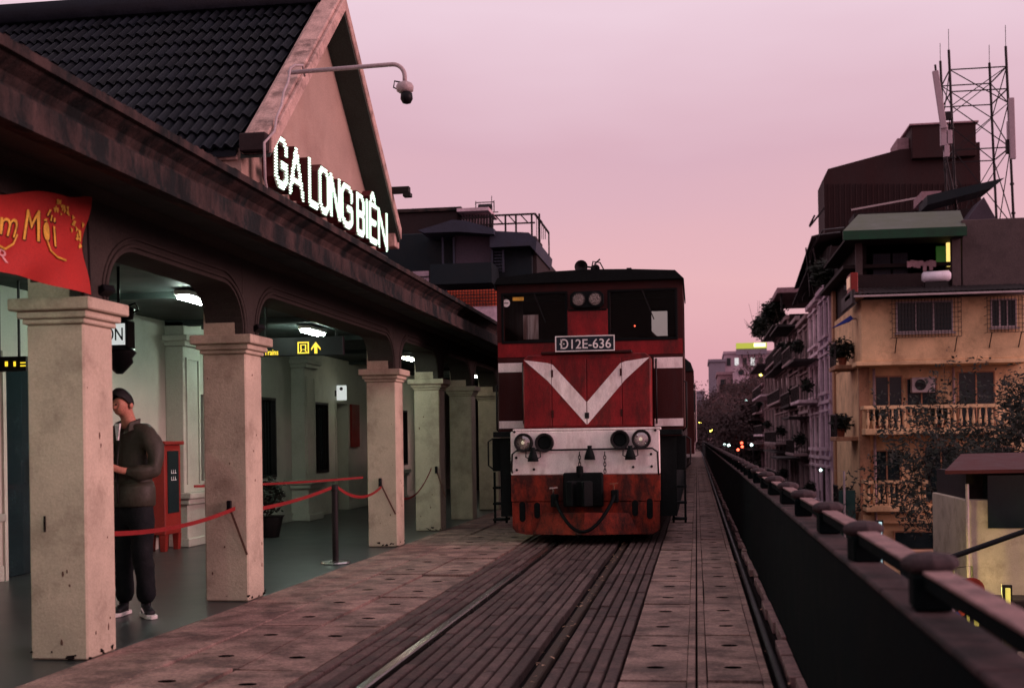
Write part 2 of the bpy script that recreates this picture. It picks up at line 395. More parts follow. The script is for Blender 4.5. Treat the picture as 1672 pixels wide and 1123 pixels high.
# ---- paving slabs with lifting slots
def slab_mesh(w, L, z=0.0, t=0.07):
    mb = MB(); g = 0.0
    cells = 2
    top = []
    for c in range(cells):
        y0, y1 = c * L / cells, (c + 1) * L / cells
        cx, cy = w * 0.5, (y0 + y1) / 2
        o = len(mb.v)
        outer = [(0, y0), (w, y0), (w, y1), (0, y1)]
        inner = [(cx + 0.058 * math.cos(a), cy + 0.044 * math.sin(a)) for a in [R(225 + 45 * k) for k in range(8)]]
        mb.v += [(x, y, z) for x, y in outer] + [(x, y, z) for x, y in inner] + [(x, y, z - 0.04) for x, y in inner]
        for k in range(4):
            a, b = o + k, o + (k + 1) % 4
            i0, i1, i2 = o + 4 + 2 * k, o + 4 + (2 * k + 1) % 8, o + 4 + (2 * k + 2) % 8
            mb.f += [(a, b, i2, i1, i0)]
        for k in range(8):
            k2 = (k + 1) % 8
            mb.f.append((o + 4 + k, o + 4 + k2, o + 12 + k2, o + 12 + k))
        mb.f.append(tuple(o + 12 + k for k in range(8)))
    o = len(mb.v)
    mb.v += [(0, 0, z), (w, 0, z), (w, L, z), (0, L, z), (0, 0, z - t), (w, 0, z - t), (w, L, z - t), (0, L, z - t)]
    mb.f += [(o, o + 1, o + 5, o + 4), (o + 1, o + 2, o + 6, o + 5), (o + 2, o + 3, o + 7, o + 6), (o + 3, o, o + 4, o + 7)]
    mb.dark = [i for i, f in enumerate(mb.f) if len(f) == 8 or (len(f) == 4 and max(f) % 20 >= 12 and max(f) < 40)]
    return mb
def slab_field(root, cols, ys):
    proto = None
    for (x0, x1) in cols:
        proto = None
        for (y0, y1) in ys:
            if proto is None:
                sm_ = slab_mesh(x1 - x0 - 0.012, (y1 - y0) - 0.055)
                proto = sm_.build('slab', M['slab'], root, local=True)
                proto.data.materials.append(M['deck'])
                for i_ in sm_.dark: proto.data.polygons[i_].material_index = 1  # slot faces get a dark material that paints in the recess shade
                o = proto
            else:
                o = proto.copy(); C.objects.link(o); o.parent = root
            o.location = (x0 + 0.006 + random.uniform(-.003, .003), y0, 0.0 + random.uniform(-0.009, 0.006))
            o.rotation_euler = (random.uniform(-.006, .006), random.uniform(-.014, .014), random.uniform(-.002, .002))
rowsL = [(0.25 + 1.77 * k, 0.25 + 1.77 * (k + 1)) for k in range(0, 24)]
pl = MB().box(-3.355, -2.37, -3, 46, -0.088, -0.075).build('platform_pavement', M['deck'], kind='structure')
slab_field(pl, [(-3.355, -2.865), (-2.862, -2.372)], rowsL)
def edge_strips(root, cols, ys):
    for (x0, x1) in cols:
        p = None
        for (y0, y1) in ys:
            if p is None: p = MB().box(0.001, x1 - x0 - 0.003, 0.008, y1 - y0 - 0.008, -0.07, 0.0).build('slab_edge', M['slab'], root, local=True, bevel=.004); o = p
            else: o = p.copy(); C.objects.link(o); o.parent = root
            o.location = (x0, y0, random.uniform(-.003, .001))
pr_ = MB().box(-0.47, 0.41, -3, 200, -0.088, -0.075).build('trackside_pavement', M['deck'], kind='structure')
rowsR = [(0.5 + 1.66 * k, 0.5 + 1.66 * (k + 1)) for k in range(0, 36)]
slab_field(pr_, [(-0.465, -0.071), (0.041, 0.359)], rowsR)
edge_strips(pr_, [(-0.073, -0.022), (-0.012, 0.043), (0.357, 0.41)], rowsR)
far = MB().box(-0.465, 0.41, 0.5 + 1.66 * 36 + .01, 200, -0.07, 0.0).build('far_paving', M['slab'], pr_, kind='stuff')

# ---- track: rails and the planked crossing
track = MB().box(-2.365, -0.475, -3, 330, -0.086, -0.078).build('track_bed', M['deck'], kind='structure')
for xr in (-1.925, -0.985):
    rl = MB()
    sec = [(-0.034, -0.0755), (-0.034, -0.012), (-0.026, -0.002), (0.026, -0.002), (0.034, -0.012), (0.034, -0.0755)]
    dz = -0.0 if xr < -1.5 else -0.026
    rl.prism([(xr + a, b + (dz if b > -0.07 else 0)) for a, b in sec], -3, 330, 'Y')
    rl.build('rail', M['steel'] if xr < -1.5 else M['rustshade'], track)  # right rail gets the dark rust tone to stand for its groove shadow
def strips(x0, x1, n): return [(x0 + (x1 - x0) * i / n, x0 + (x1 - x0) * (i + 1) / n) for i in range(n)]
plank_cols = strips(-2.36, -1.99, 4) + strips(-1.845, -1.06, 9) + strips(-0.91, -0.475, 5)
protos = {}
rest = MB()
cuts = [.42, .56, .70, .84, 1.0]
for r_ in range(16):
    y0 = 0.62 + 1.52 * r_
    for (a, b) in plank_cols:
        w = round(b - a, 3)
        if not (4 <= r_ <= 10):
            rest.box(a + .008, b - .008, y0 + .006, y0 + 1.508, -.07, -.005); continue
        c_ = random.choice(cuts)
        for (u0, u1) in ((0.0, c_), (c_, 1.52)):
            key = (w, round(u1 - u0, 2))
            if key not in protos:
                o = MB().box(0.009, w - 0.009, 0.007, u1 - u0 - 0.004, -0.07, 0.0).build('plank', M['plank'], track, bevel=0.006, local=True); protos[key] = o
            else:
                o = protos[key].copy(); C.objects.link(o); o.parent = track
            o.location = (a + random.uniform(-.0015, .0015), y0 + u0, -0.005 + random.uniform(-0.008, 0.004))
            o.rotation_euler = (random.uniform(-.004, .004), random.uniform(-.03, .03), random.uniform(-.0015, .0015))
rest.build('other_planking', M['plank'], track, kind='stuff')
mb = MB()
for (a, b) in plank_cols: mb.box(a + .006, b - .006, 25.0, 300, -0.07, -0.006)
mb.build('far_planking', M['plank'], track, kind='stuff')
# ---- trough along the parapet: pipe, edge beam of broken concrete
edge = MB()
y = -2.0
while y < 90:
    L = random.uniform(0.25, 0.8); wv = random.uniform(0.02, 0.075)
    edge.box(0.595 - wv, 0.60, y, y + L - random.uniform(0.0, .1), -0.085, random.uniform(-0.03, 0.012)); y += L
edge.build('broken_edge_strip', M['railpink'], kind='structure', bevel=0.006)
MB().tube([(0.475, -2, -0.045), (0.47, 20, -0.045), (0.475, 60, -0.045), (0.47, 120, -0.045)], 0.034, 10).build('trough_pipe', M['iron'], smooth=True,
    label='long black cable pipe lying in the trough beside the parapet wall', cat='pipe')
mb = MB()
def leafbit(mb, x, y, z, s):
    a = random.uniform(0, 6.3); t = random.uniform(-.5, .5)
    pts = [(-s, 0), (-s * .3, s * .4), (s * .6, s * .35), (s, 0), (s * .4, -s * .4), (-s * .4, -s * .3)]
    mb.add([(x + p * math.cos(a) - q * math.sin(a), y + p * math.sin(a) + q * math.cos(a), z + 0.004 + t * p * .6 + abs(q) * .5) for p, q in pts], [tuple(range(6))])
for i in range(70):
    yy = random.uniform(6.6, 18)
    leafbit(mb, -0.985 + random.uniform(-.045, .05), yy, -0.022, random.uniform(.008, .028))
for i in range(16): leafbit(mb, random.uniform(-2.3, -0.5), random.uniform(6.8, 16), 0.001, random.uniform(.006, .014))
for i in range(26): leafbit(mb, random.uniform(0.42, 0.59), random.uniform(6, 20), -0.05, random.uniform(.01, .03))
mb.build('leaf_litter', M['litter'], kind='stuff', label='dry leaves and scraps caught in the rail groove', cat='litter')

# ================================================================== PARAPET with posts and caps
par = thing('parapet_railing', (0.68, 0, 0), 'long black bridge parapet with a pale top rail and dome capped posts beside the track', 'railing')
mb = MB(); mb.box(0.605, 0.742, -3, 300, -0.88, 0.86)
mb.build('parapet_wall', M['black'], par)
mb = MB()
yy = -3
while yy < 120:
    mb.box(0.602, 0.745, yy, yy + 1.44, 0.861, 0.885); yy += 1.45
mb.build('wall_coping', M['coping'], par, bevel=0.006)
post_p = rail_p = cap_p = None
for k in range(-3, 90):
    yk = 3.74 + 1.45 * k
    if post_p is None:
        post_p = MB().box(-.055, .055, -.075, .075, 0, 0.105).build('post', M['black'], par, bevel=.008, local=True)
        cap_p = MB().lathe([(.055, 0), (.078, .012), (.086, .026), (.080, .042), (.055, .056), (.004, .064)], n=8).build('post_cap', M['cap'], post_p, local=True, bevel=.004)
        cap_p.location = (0, 0, .105)
        rail_p = MB().box(-.036, .036, 0.08, 1.37, -0.032, 0.010).build('top_rail', M['black'], par, bevel=.004, local=True)  # black body puts the shade of the rail's side into its colour
        rs_p = MB().box(-.040, .040, 0.078, 1.372, 0.0105, 0.022).build('lit_rail_top', M['railpink'], rail_p, bevel=.003, local=True)  # pink strip paints the sky-lit top of the rail
        a, c, b = post_p, cap_p, rail_p
    else:
        a = post_p.copy(); C.objects.link(a); a.parent = par
        c = cap_p.copy(); C.objects.link(c); c.parent = a; c.location = (0, 0, .105)
        b = rail_p.copy(); C.objects.link(b); b.parent = par
        b2 = rs_p.copy(); C.objects.link(b2); b2.parent = b
    a.location = (random.uniform(-.006, .006), yk, 0.885 + random.uniform(-.004, .004)); a.rotation_euler = (random.uniform(-.03, .03), random.uniform(-.03, .03), random.uniform(-.08, .08))
    b.location = (random.uniform(-.006, .006), yk, 0.985 + random.uniform(-.007, .006)); b.rotation_euler = (random.uniform(-.003, .003), random.uniform(-.05, .05), random.uniform(-.005, .005))

# ================================================================== STATION
st = thing('station_building', (-7.2, 12.75, 0), 'cream station building with arcaded platform canopy and tiled gable roof left of the train', 'station')
# back wall with openings: strips between openings
WX = -7.2
opens = [(11.95, 12.65, 0.0, 2.35, 'door'), (16.75, 17.9, 0.82, 2.18, 'window'), (19.2, 20.35, 0.82, 2.18, 'window'), (22.45, 23.4, 0.82, 2.18, 'window'),
         (23.95, 24.75, 0.0, 2.2, 'door'), (26.6, 27.6, 0.82, 2.18, 'window'), (29.2, 30.1, 0.82, 2.18, 'window'), (33, 34, 0.82, 2.18, 'window'), (8.0, 9.2, 0.0, 2.35, 'door')]
opens.sort()
mb = MB(); y = -4.0
for (a, b, z0, z1, k) in opens:
    mb.box(WX - .2, WX, y, a, 0, 3.1)
    mb.box(WX - .2, WX, a, b, z1, 3.1)
    if z0 > 0: mb.box(WX - .2, WX, a, b, 0, z0)
    y = b
mb.box(WX - .2, WX, y, 46, 0, 3.1)
mb.build('wall', M['wall'], st)
MB().box(-13, -12.8, -4, 46, 0, 3.1).box(-13, WX - .25, 45.8, 46, 0, 3.1).box(-13, WX - .25, -4, -3.8, 0, 3.1).box(WX - .45, WX - .4, 23.6, 25.6, 0, 3.0).build('rear_wall', M['doorglow'], st)
for (a, b, z0, z1, k) in opens:
    if k == 'window':
        w = MB().box(WX - .12, WX - .08, a, b, z0, z1).build('window', M['winglass'], st)
        fr = MB()
        t = .045
        fr.box(WX - .07, WX + .02, a, a + t, z0, z1).box(WX - .07, WX + .02, b - t, b, z0, z1).box(WX - .07, WX + .018, a + t, b - t, z1 - t, z1).box(WX - .07, WX + .018, a + t, b - t, z0, z0 + t)
        fr.box(WX - .075, WX - .03, (a + b) / 2 - .02, (a + b) / 2 + .02, z0 + t, z1 - t)
        fr.build('window_frame', M['wall'] if a > 16 and a < 17 else M['iron'], w)
        for k2 in range(7):
            yb = a + (b - a) * (k2 + 1) / 8
            bx('window_bar', M['iron'], w, WX - .03, WX - .018, yb - .006, yb + .006, z0 + t, z1 - t)
    else:
        if a < 20:
            d = bx('door', M['winglass'], st, WX - .14, WX - .09, a, b, 0.01, z1)
            fr = MB().box(WX - .08, WX + .03, a - .06, a - .001, 0, z1 + .06).box(WX - .08, WX + .03, b + .001, b + .06, 0, z1 + .06).box(WX - .08, WX + .028, a, b, z1 + .001, z1 + .06)
            fr.build('door_frame', M['wall'], d)
            MB().tube([(WX - .06, b - .1, 1.0), (WX - .03, b - .1, 1.0), (WX - .03, b - .1, 1.25), (WX - .06, b - .1, 1.25)], .012, 6).build('handle', M['chrome'], d)
        else:
            fr = MB().box(WX - .22, WX + .02, a - .07, a - .001, 0, z1 + .06).box(WX - .22, WX + .02, b + .001, b + .07, 0, z1 + .06).box(WX - .22, WX + .018, a, b, z1 + .001, z1 + .06)
            fr.build('door_frame', M['wall'], st)
# skirting and pilasters
mb = MB(); y = -4
for (a, b, z0, z1, k) in [o for o in opens if o[4] == 'door']:
    mb.box(WX + .001, WX + .03, y, a - .08, 0.001, 0.16); y = b + .08
mb.box(WX + .001, WX + .03, y, 45.9, 0.001, 0.16)
mb.build('skirting', M['wall'], st, bevel=.004)
def pilaster(y0, y1, px=0.26):
    p = MB().box(WX + .002, WX + px, y0 + .08, y1 - .08, 0.62, 2.75).build('pilaster', M['wall'], st, bevel=.01)
    m2 = MB().box(WX + .003, WX + px + .07, y0 + .02, y1 - .02, 0.001, 0.58)
    m2.box(WX + .003, WX + px + .16, y0 - .08, y1 + .08, 0.66, 0.74).box(WX + .003, WX + px + .12, y0 - .04, y1 + .04, 0.581, 0.659)
    m2.box(WX + .003, WX + px + .10, y0 - .01, y1 + .01, 0.002, 0.12)
    m2.build('pedestal', M['wall'], p, bevel=.012)
    m3 = MB().box(WX + .003, WX + px + .05, y0 + .04, y1 - .04, 2.751, 2.82).box(WX + .003, WX + px + .10, y0 - .01, y1 + .01, 2.821, 2.90).box(WX + .003, WX + px + .02, y0 + .07, y1 - .07, 2.901, 3.09)
    m3.build('capital', M['wall'], p, bevel=.01)
    m4 = MB().box(WX + px + .001, WX + px + .02, y0 + .16, y0 + .19, 0.85, 2.6).box(WX + px + .001, WX + px + .02, y1 - .19, y1 - .16, 0.85, 2.6).box(WX + px + .001, WX + px + .019, y0 + .19, y1 - .19, 2.57, 2.6)
    m4.build('pilaster_moulding', M['wall'], p)
for (a, b) in ((15.84, 16.6), (10.2, 11.2), (21.1, 21.9), (27.9, 28.7), (31.3, 32.1)): pilaster(a, b)
# ceiling
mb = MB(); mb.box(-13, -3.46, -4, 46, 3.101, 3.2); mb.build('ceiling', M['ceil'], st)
for yy in range(-2, 46, 3): bx('ceiling_batten', M['ceil'], st, WX + .01, -4.33, yy - .09, yy + .09, 3.03, 3.1)
# columns
COLX, CW = -4.14, 0.20
col_y = [-1.2, 1.7, 4.58, 7.68, 10.58, 16.05, 18.85, 21.6, 24.5, 27.4, 30.3, 33.2, 36.1, 39, 41.9]
cshaft = MB().box(-CW, CW, -CW, CW, 0.004, 2.2).build('column', M['cream'], st, bevel=.012, local=True)
ccap = MB().box(-CW - .02, CW + .02, -CW - .02, CW + .02, 2.20, 2.235).box(-CW - .045, CW + .045, -CW - .045, CW + .045, 2.236, 2.285).box(-CW - .085, CW + .085, -CW - .085, CW + .085, 2.286, 2.365)
ccap = ccap.build('capital', M['cream'], cshaft, bevel=.008, local=True)
cpost = MB().box(-CW + .012, CW - .10, -CW + .006, CW - .006, 2.366, 3.1).build('column_neck', M['cream'], cshaft, local=True)
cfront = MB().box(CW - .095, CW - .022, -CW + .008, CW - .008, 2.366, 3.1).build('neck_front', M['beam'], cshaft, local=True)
for i, yc in enumerate(col_y):
    o = cshaft if i == 0 else copy_tree(cshaft)
    o.location = (COLX - st.location.x, yc - st.location.y, 0)
    if i:
        for c in [x for x in bpy.data.objects if x.parent == o]: c.location = (0, 0, 0)
        o.parent = st
# chipped bases (each chip its own irregular lump of broken render)
for yc in (7.68, 10.58, 16.05, 18.85):
    mb = MB()
    for k in range(9):
        sx_ = random.choice((0, 1))
        if sx_: x, y2 = COLX + CW + .003, yc + random.uniform(-CW, CW)
        else: x, y2 = COLX + random.uniform(-CW, CW), yc - CW - .003
        s = random.uniform(.012, .035); z = random.uniform(0.005, .05)
        pts = [(x + random.uniform(-s, s) * (0.25 if sx_ else 1), y2 + random.uniform(-s, s) * (1 if sx_ else 0.25), z + random.uniform(-s, s) * .6 + .01) for _ in range(7)]
        bm_ = bmesh.new()
        for p in pts: bm_.verts.new(p)
        bmesh.ops.convex_hull(bm_, input=bm_.verts)
        bm_.verts.ensure_lookup_table(); idx = {v: i for i, v in enumerate(bm_.verts)}
        mb.add([v.co[:] for v in bm_.verts], [tuple(idx[v] for v in f.verts) for f in bm_.faces]); bm_.free()
    mb.build('base_debris', M['deck'], st, kind='stuff')
bx('column_slot', M['deck'], st, -4.235, -4.222, 7.474, 7.481, onY(82, 868, 7.48).z, onY(82, 842, 7.48).z)
rc_ = random.Random(21)
for yc in (7.68, 10.58, 16.05, 18.85):
    mb = MB()
    for k in range(11):
        z = rc_.uniform(.15, 2.1) if k > 3 else rc_.uniform(.1, .5); s = rc_.uniform(.003, .011); el = rc_.uniform(1, 2.6)
        side = rc_.random() < .5
        for_ = [(s * math.cos(a) * rc_.uniform(.6, 1.2), s * el * math.sin(a) * rc_.uniform(.6, 1.2)) for a in [i * math.pi / 3 for i in range(6)]]
        c0_ = rc_.uniform(-CW + .03, CW - .03)
        if side: mb.prism([(yc + c0_ + a, z + b) for a, b in for_], COLX + CW - .001, COLX + CW + .0025, 'X')
        else: mb.prism([(COLX + c0_ + a, z + b) for a, b in for_], yc - CW - .0025, yc - CW + .001, 'Y')
    mb.build('paint_chips', M['chipshadow'], st, kind='stuff')
# arcade beam: arched openings
def arch_z(t, w, zs=2.42, zt=2.78, r=0.42):
    d = min(t, w - t)
    if d >= r: return zt
    return zs + (zt - zs) * math.sqrt(max(0, 1 - ((r - d) / r) ** 2))
for i in range(len(col_y) - 1):
    a, b = col_y[i] + CW - .012, col_y[i + 1] - CW + .012
    w = b - a
    ts = [0, .004, .02, .05, .09, .14, .2, .27, .34, .42]
    ts = ts + [w - t for t in ts[::-1]]
    mb = MB(); n = len(ts)
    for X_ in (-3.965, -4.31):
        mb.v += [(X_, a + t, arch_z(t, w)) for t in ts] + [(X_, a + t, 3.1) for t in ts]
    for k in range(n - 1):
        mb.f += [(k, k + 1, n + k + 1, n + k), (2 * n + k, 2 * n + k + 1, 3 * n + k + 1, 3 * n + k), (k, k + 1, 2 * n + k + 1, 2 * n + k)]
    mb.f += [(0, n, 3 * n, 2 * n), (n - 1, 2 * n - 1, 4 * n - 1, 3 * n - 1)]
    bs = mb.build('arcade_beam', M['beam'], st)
    for off, rr in ((0.045, .016), (0.10, .012)):
        pts = [(-3.958, a - off * .6, 2.37)]
        for t in ts: 
            z = arch_z(t, w)
            d = min(t, w - t); 
            yy = a + t + (-off if t < w / 2 else off) * (1 - min(1, d / .42)) * 0.8
            pts.append((-3.958, yy, z + off * (0.35 + .65 * min(1, d / .42))))
        pts.append((-3.958, b + off * .6, 2.37))
        MB().tube(pts, rr, 6).build('arch_moulding', M['beam'], bs, smooth=True)
# canopy fascia
prof = [(-3.46, 3.098), (-3.46, 3.02), (-3.32, 2.983), (-3.275, 2.985), (-3.275, 3.012), (-3.29, 3.02), (-3.29, 3.15), (-3.33, 3.16), (-3.375, 3.175), (-3.385, 3.215), (-3.36, 3.26),
        (-3.30, 3.30), (-3.285, 3.315), (-3.25, 3.32), (-3.25, 3.372), (-3.33, 3.38), (-3.9, 3.42), (-3.9, 3.205), (-3.5, 3.205)]
fa = MB(); fa.prism(prof, -4, 46, 'Y'); fa.build('canopy_fascia', M['fascia'], st)
sof = MB()
for a, b in ((-4, 46),): sof.prism([(-3.96, 3.099), (-3.96, 3.04), (-3.90, 3.06), (-3.86, 3.099)], a, b, 'Y')
sof.build('soffit_moulding', M['beam'], st)
MB().box(-7.5, -3.9, -4, 46, 3.201, 3.30).build('canopy_roof', M['fascia'], st)
mb = MB()
for k in range(160):
    yk = random.uniform(4, 20); s = random.uniform(.006, .02)
    mb.box(-3.27 - s, -3.262, yk, yk + s * random.uniform(1, 4), 3.3725, 3.374 + s * .7)
mb.build('moss_clump', M['fascia'], st, kind='stuff')

# ---- gable over the platform
GA, GB, GM, ZF, ZP = 10.6, 15.5, 13.05, 4.05, 6.18
gw = MB().prism([(GA + .1, 3.3), (GB - .1, 3.3), (GB - .02, ZF - .05), (GB - .02, ZF + .02), (GM, ZP + .02), (GA + .02, ZF + .02), (GA + .02, ZF - .05)], -4.22, -4.05, 'X')
gw.build('gable_wall', M['gable'], st)
sl = (ZP - ZF) / (GM - GA); nrm = math.hypot(1, sl)
def rake(y0, z0, y1, z1, name):
    # board: vertical thickness .26
    th = 0.155
    m2 = MB().prism([(y0, z0), (y1, z1), (y1, z1 + th), (y0, z0 + th)], -4.035, -3.74, 'X')
    r_ = m2.build(name, M['rake'], st, bevel=.01)
    m3 = MB().prism([(y0, z0 + th + .001), (y1, z1 + th + .001), (y1, z1 + th + .05), (y0, z0 + th + .045)], -3.985, -3.775, 'X')
    m3.build('rake_cap', M['rake'], r_, bevel=.01)
    MB().prism([(y0, z0 - .004), (y1, z1 - .004), (y1, z1 - .03), (y0, z0 - .03)], -4.045, -3.765, 'X').build('rake_shade_board', M['soffitshade'], r_)  # separate dark green board puts the underside's shade into colour
    m4 = MB().prism([(y0, z0 + .03), (y1, z1 + .03), (y1, z1 + .075), (y0, z0 + .075)], -3.739, -3.715, 'X')
    return r_
rake(GA, ZF - .04, GM - .001, ZP - .04, 'rake_board')
rake(GB, ZF - .04, GM + .001, ZP - .04, 'rake_board')
bx('eave_return', M['darkwall'], st, -4.02, -3.77, GA - .10, GA + .10, ZF - .03, ZF + .135, .01)
bx('eave_return', M['rake'], st, -4.05, -3.80, GB - .12, GB + .10, ZF - .14, ZF + .06, .01)
bx('eave_fascia', M['rake'], st, -16, -4.07, GA - .02, GA + .05, ZF - .08, ZF - .005, .01)
# roof planes with tiles
rf = MB().prism([(GA - .05, ZF), (GM, ZP + .04), (GB + .05, ZF), (GB + .05, ZF - .06), (GM, ZP - .05), (GA - .05, ZF - .06)], -16, -4.07, 'X')
roof = rf.build('roof', M['tile'], st)
tw, tl = 0.21, 0.30
def tile_mesh():
    mb = MB(); n = 12
    for j, yy in enumerate((0.0, tl + .03)):
        for k in range(n + 1):
            t = k / n; z = 0.022 * math.sin(t * 4 * math.pi) + (0.045 if j == 0 else 0.012)
            mb.v.append((t * tw, yy, z))
    for k in range(n + 1):
        t = k / n; z = 0.022 * math.sin(t * 4 * math.pi) + 0.012
        mb.v.append((t * tw, 0.004, z))
    for k in range(n):
        mb.f += [(k, k + 1, n + 2 + k, n + 1 + k), (k, k + 1, 2 * n + 3 + k, 2 * n + 2 + k)]
    return mb
ang = math.atan(sl)
tproto = tile_mesh().build('tile', M['tile'], roof, local=True)
ncol, nrow = 24, 12
cnt = 0
for r_ in range(nrow):
    for c_ in range(ncol):
        o = tproto if cnt == 0 else tproto.copy()
        if cnt: C.objects.link(o); o.parent = roof
        cnt += 1
        s_ = -0.02 + r_ * tl
        if cnt > 296: pass
        x = -4.07 - (c_ + 1) * tw
        yv, zv = GA - .05 + s_ / nrm, ZF + .005 + s_ * sl / nrm
        o.location = Vector((x + random.uniform(-.004, .004), yv, zv + random.uniform(-.003, .004))) - st.location
        o.rotation_euler = (ang + random.uniform(-.012, .012), random.uniform(-.006, .006), random.uniform(-.006, .006))
mb = MB()
tm = tile_mesh()
rot = Matrix.Rotation(ang, 3, 'X')
for r_ in range(nrow):
    for c_ in range(ncol, 56):
        s_ = -0.02 + r_ * tl
        off = Vector((-4.07 - (c_ + 1) * tw, GA - .05 + s_ / nrm, ZF + .005 + s_ * sl / nrm))
        mb.add([rot @ Vector(v) + off for v in tm.v], tm.f)
mb.build('far_tiles', M['tile'], roof, kind='stuff')
MB().tube([(-16, GM, ZP + .15), (-4.0, GM, ZP + .15)], .15, 8).build('ridge_tile', M['tile'], roof, smooth=True)

# ---- LED station name
gx = -3.80
sg = thing('station_name_sign', (gx, 10.9, 3.8), 'glowing white LED letters GA LONG BIÊN in front of the gable', 'letter sign')
def seglist(ch):
    W_ = 1.0
    D = {
     'G': [((.9, .72), (.9, .9)), ((.9, .9), (.7, 1)), ((.7, 1), (.3, 1)), ((.3, 1), (.1, .85)), ((.1, .85), (.1, .15)), ((.1, .15), (.3, 0)), ((.3, 0), (.7, 0)), ((.7, 0), (.9, .15)), ((.9, .15), (.9, .45)), ((.9, .45), (.55, .45))],
     'A': [((.05, 0), (.5, 1)), ((.5, 1), (.95, 0)), ((.22, .3), (.78, .3))],
     'L': [((.12, 1), (.12, 0)), ((.12, 0), (.9, 0))],
     'O': [((.3, 1), (.7, 1)), ((.7, 1), (.9, .85)), ((.9, .85), (.9, .15)), ((.9, .15), (.7, 0)), ((.7, 0), (.3, 0)), ((.3, 0), (.1, .15)), ((.1, .15), (.1, .85)), ((.1, .85), (.3, 1))],
     'N': [((.1, 0), (.1, 1)), ((.1, 1), (.9, 0)), ((.9, 0), (.9, 1))],
     'B': [((.1, 0), (.1, 1)), ((.1, 1), (.7, 1)), ((.7, 1), (.88, .88)), ((.88, .88), (.88, .63)), ((.88, .63), (.7, .52)), ((.7, .52), (.1, .52)), ((.7, .52), (.9, .4)), ((.9, .4), (.9, .12)), ((.9, .12), (.7, 0)), ((.7, 0), (.1, 0))],
     'I': [((.5, 0), (.5, 1))],
     'E': [((.12, 0), (.12, 1)), ((.12, 1), (.9, 1)), ((.12, .52), (.8, .52)), ((.12, 0), (.9, 0))],
     'Ê': [((.12, 0), (.12, 1)), ((.12, 1), (.9, 1)), ((.12, .52), (.8, .52)), ((.12, 0), (.9, 0)), ((.25, 1.17), (.5, 1.32)), ((.5, 1.32), (.75, 1.17))]}
    return D[ch]
LH = 0.49
edges = [('G', 448, 471), ('A', 471.5, 496.5), ('L', 503, 520), ('O', 520, 538), ('N', 538, 556), ('G', 556, 576), ('B', 581, 595), ('I', 595.5, 601), ('Ê', 601.5, 615), ('N', 615.5, 632)]
for ch, pa, pb in edges:
    ya = onX(pa, 300, gx).y; yb = onX(pb, 300, gx).y; w = yb - ya - .035
    zb = 3.775
    hw = 0.037
    segs = [((ya + a[0] * w, zb + hw + a[1] * (LH - 2 * hw)), (ya + b[0] * w, zb + hw + b[1] * (LH - 2 * hw))) for a, b in seglist(ch)]
    mb = MB()
    for k, (p, q) in enumerate(segs):
        e = .0012 * k
        d = Vector((q[0] - p[0], q[1] - p[1])).normalized() * (hw * .55)
        mb.bar((gx - .06, p[0] - d.x, p[1] - d.y), (gx - .06, q[0] + d.x, q[1] + d.y), 0.12 - e * 2, hw * 2 + .014, up=(0, -(q[1] - p[1]), (q[0] - p[0])))
    let = mb.build('letter', M['lettered'], sg, label='box letter %s' % ch)
    mb = MB()
    def near(y, z):
        for p, q in segs:
            d = Vector((q[0] - p[0], q[1] - p[1])); L = d.length_squared
            t = max(0, min(1, ((y - p[0]) * d.x + (z - p[1]) * d.y) / L))
            if math.hypot(y - p[0] - d.x * t, z - p[1] - d.y * t) < hw * .92: return True
        return False
    ny = max(6, int(w / .034)); dz = .0275; dy = w / ny
    z = zb + .004
    while z < zb + LH * 1.36:
        y = ya
        while y < yb:
            if near(y + dy / 2, z): mb.box(gx + .001, gx + .012, y + .003, y + dy - .003, z - .0062, z + .0062)
            y += dy
        z += dz
    mb.build('led_dots', M['led'], let, kind='stuff')
mb = MB().bar((gx - .07, 10.8, 3.73), (gx - .07, 15.2, 3.73), .04, .04)
for yy in (10.95, 12, 13.1, 14.2, 15.1): mb.bar((gx - .07, yy, 3.43), (gx - .07, yy, 3.71), .03, .03)
mb.build('sign_frame', M['iron'], sg)

# ---- camera on a bent arm
a0 = onX(490, 118, -3.72)
sc = thing('security_camera', a0, 'pale bent pipe arm with a dark dome camera hanging off the gable rake', 'camera')
ex, ez = 1.03, 0.02
pts = [(a0.x - .12, a0.y, a0.z), (a0.x + ex - .12, a0.y, a0.z + ez)]
for k in range(1, 7):
    t = k / 6 * math.pi / 2
    pts.append((a0.x + ex - .12 + .12 * math.sin(t), a0.y, a0.z + ez - .12 + .12 * math.cos(t)))
pts.append((a0.x + ex, a0.y, a0.z - .17))
MB().tube(pts, .021, 10).build('arm', M['pipe'], sc, smooth=True)
MB().lathe([(.03, 0), (.07, -.02), (.085, -.05), (.08, -.09), (.05, -.11)], (a0.x + ex, a0.y, a0.z - .15), n=14).build('housing', M['pipe'], sc, smooth=True)
MB().lathe([(.03, .02), (.055, 0), (.06, -.05), (.04, -.09), (.01, -.10)], (a0.x + ex + .02, a0.y - .02, a0.z - .27), n=14).build('camera_head', M['signblack'], sc, smooth=True)
MB().tube([(a0.x + ex - .02, a0.y, a0.z - .16), (a0.x + ex - .10, a0.y, a0.z - .14), (a0.x + ex - .11, a0.y, a0.z - .2), (a0.x + ex - .03, a0.y, a0.z - .24)], .008, 6).build('cable_loop', M['signblack'], sc, smooth=True)
cp = [(-3.70, a0.y + .08, a0.z - .02), (-3.70, a0.y + .02, a0.z + .07), (-3.72, a0.y - .15, a0.z + .02)]
for k in range(1, 9):
    t = k / 8
    cp.append((-3.745 - .0 * t, a0.y - .15 - t * (a0.y - GA - .22), a0.z + .04 - t * (a0.z - ZF - .16) + .03 * math.sin(k * 2.1)))
cp += [(-3.76, GA - .16, ZF + .02), (-3.77, GA - .12, ZF - .3), (-3.8, GA + .1, ZF - .55)]
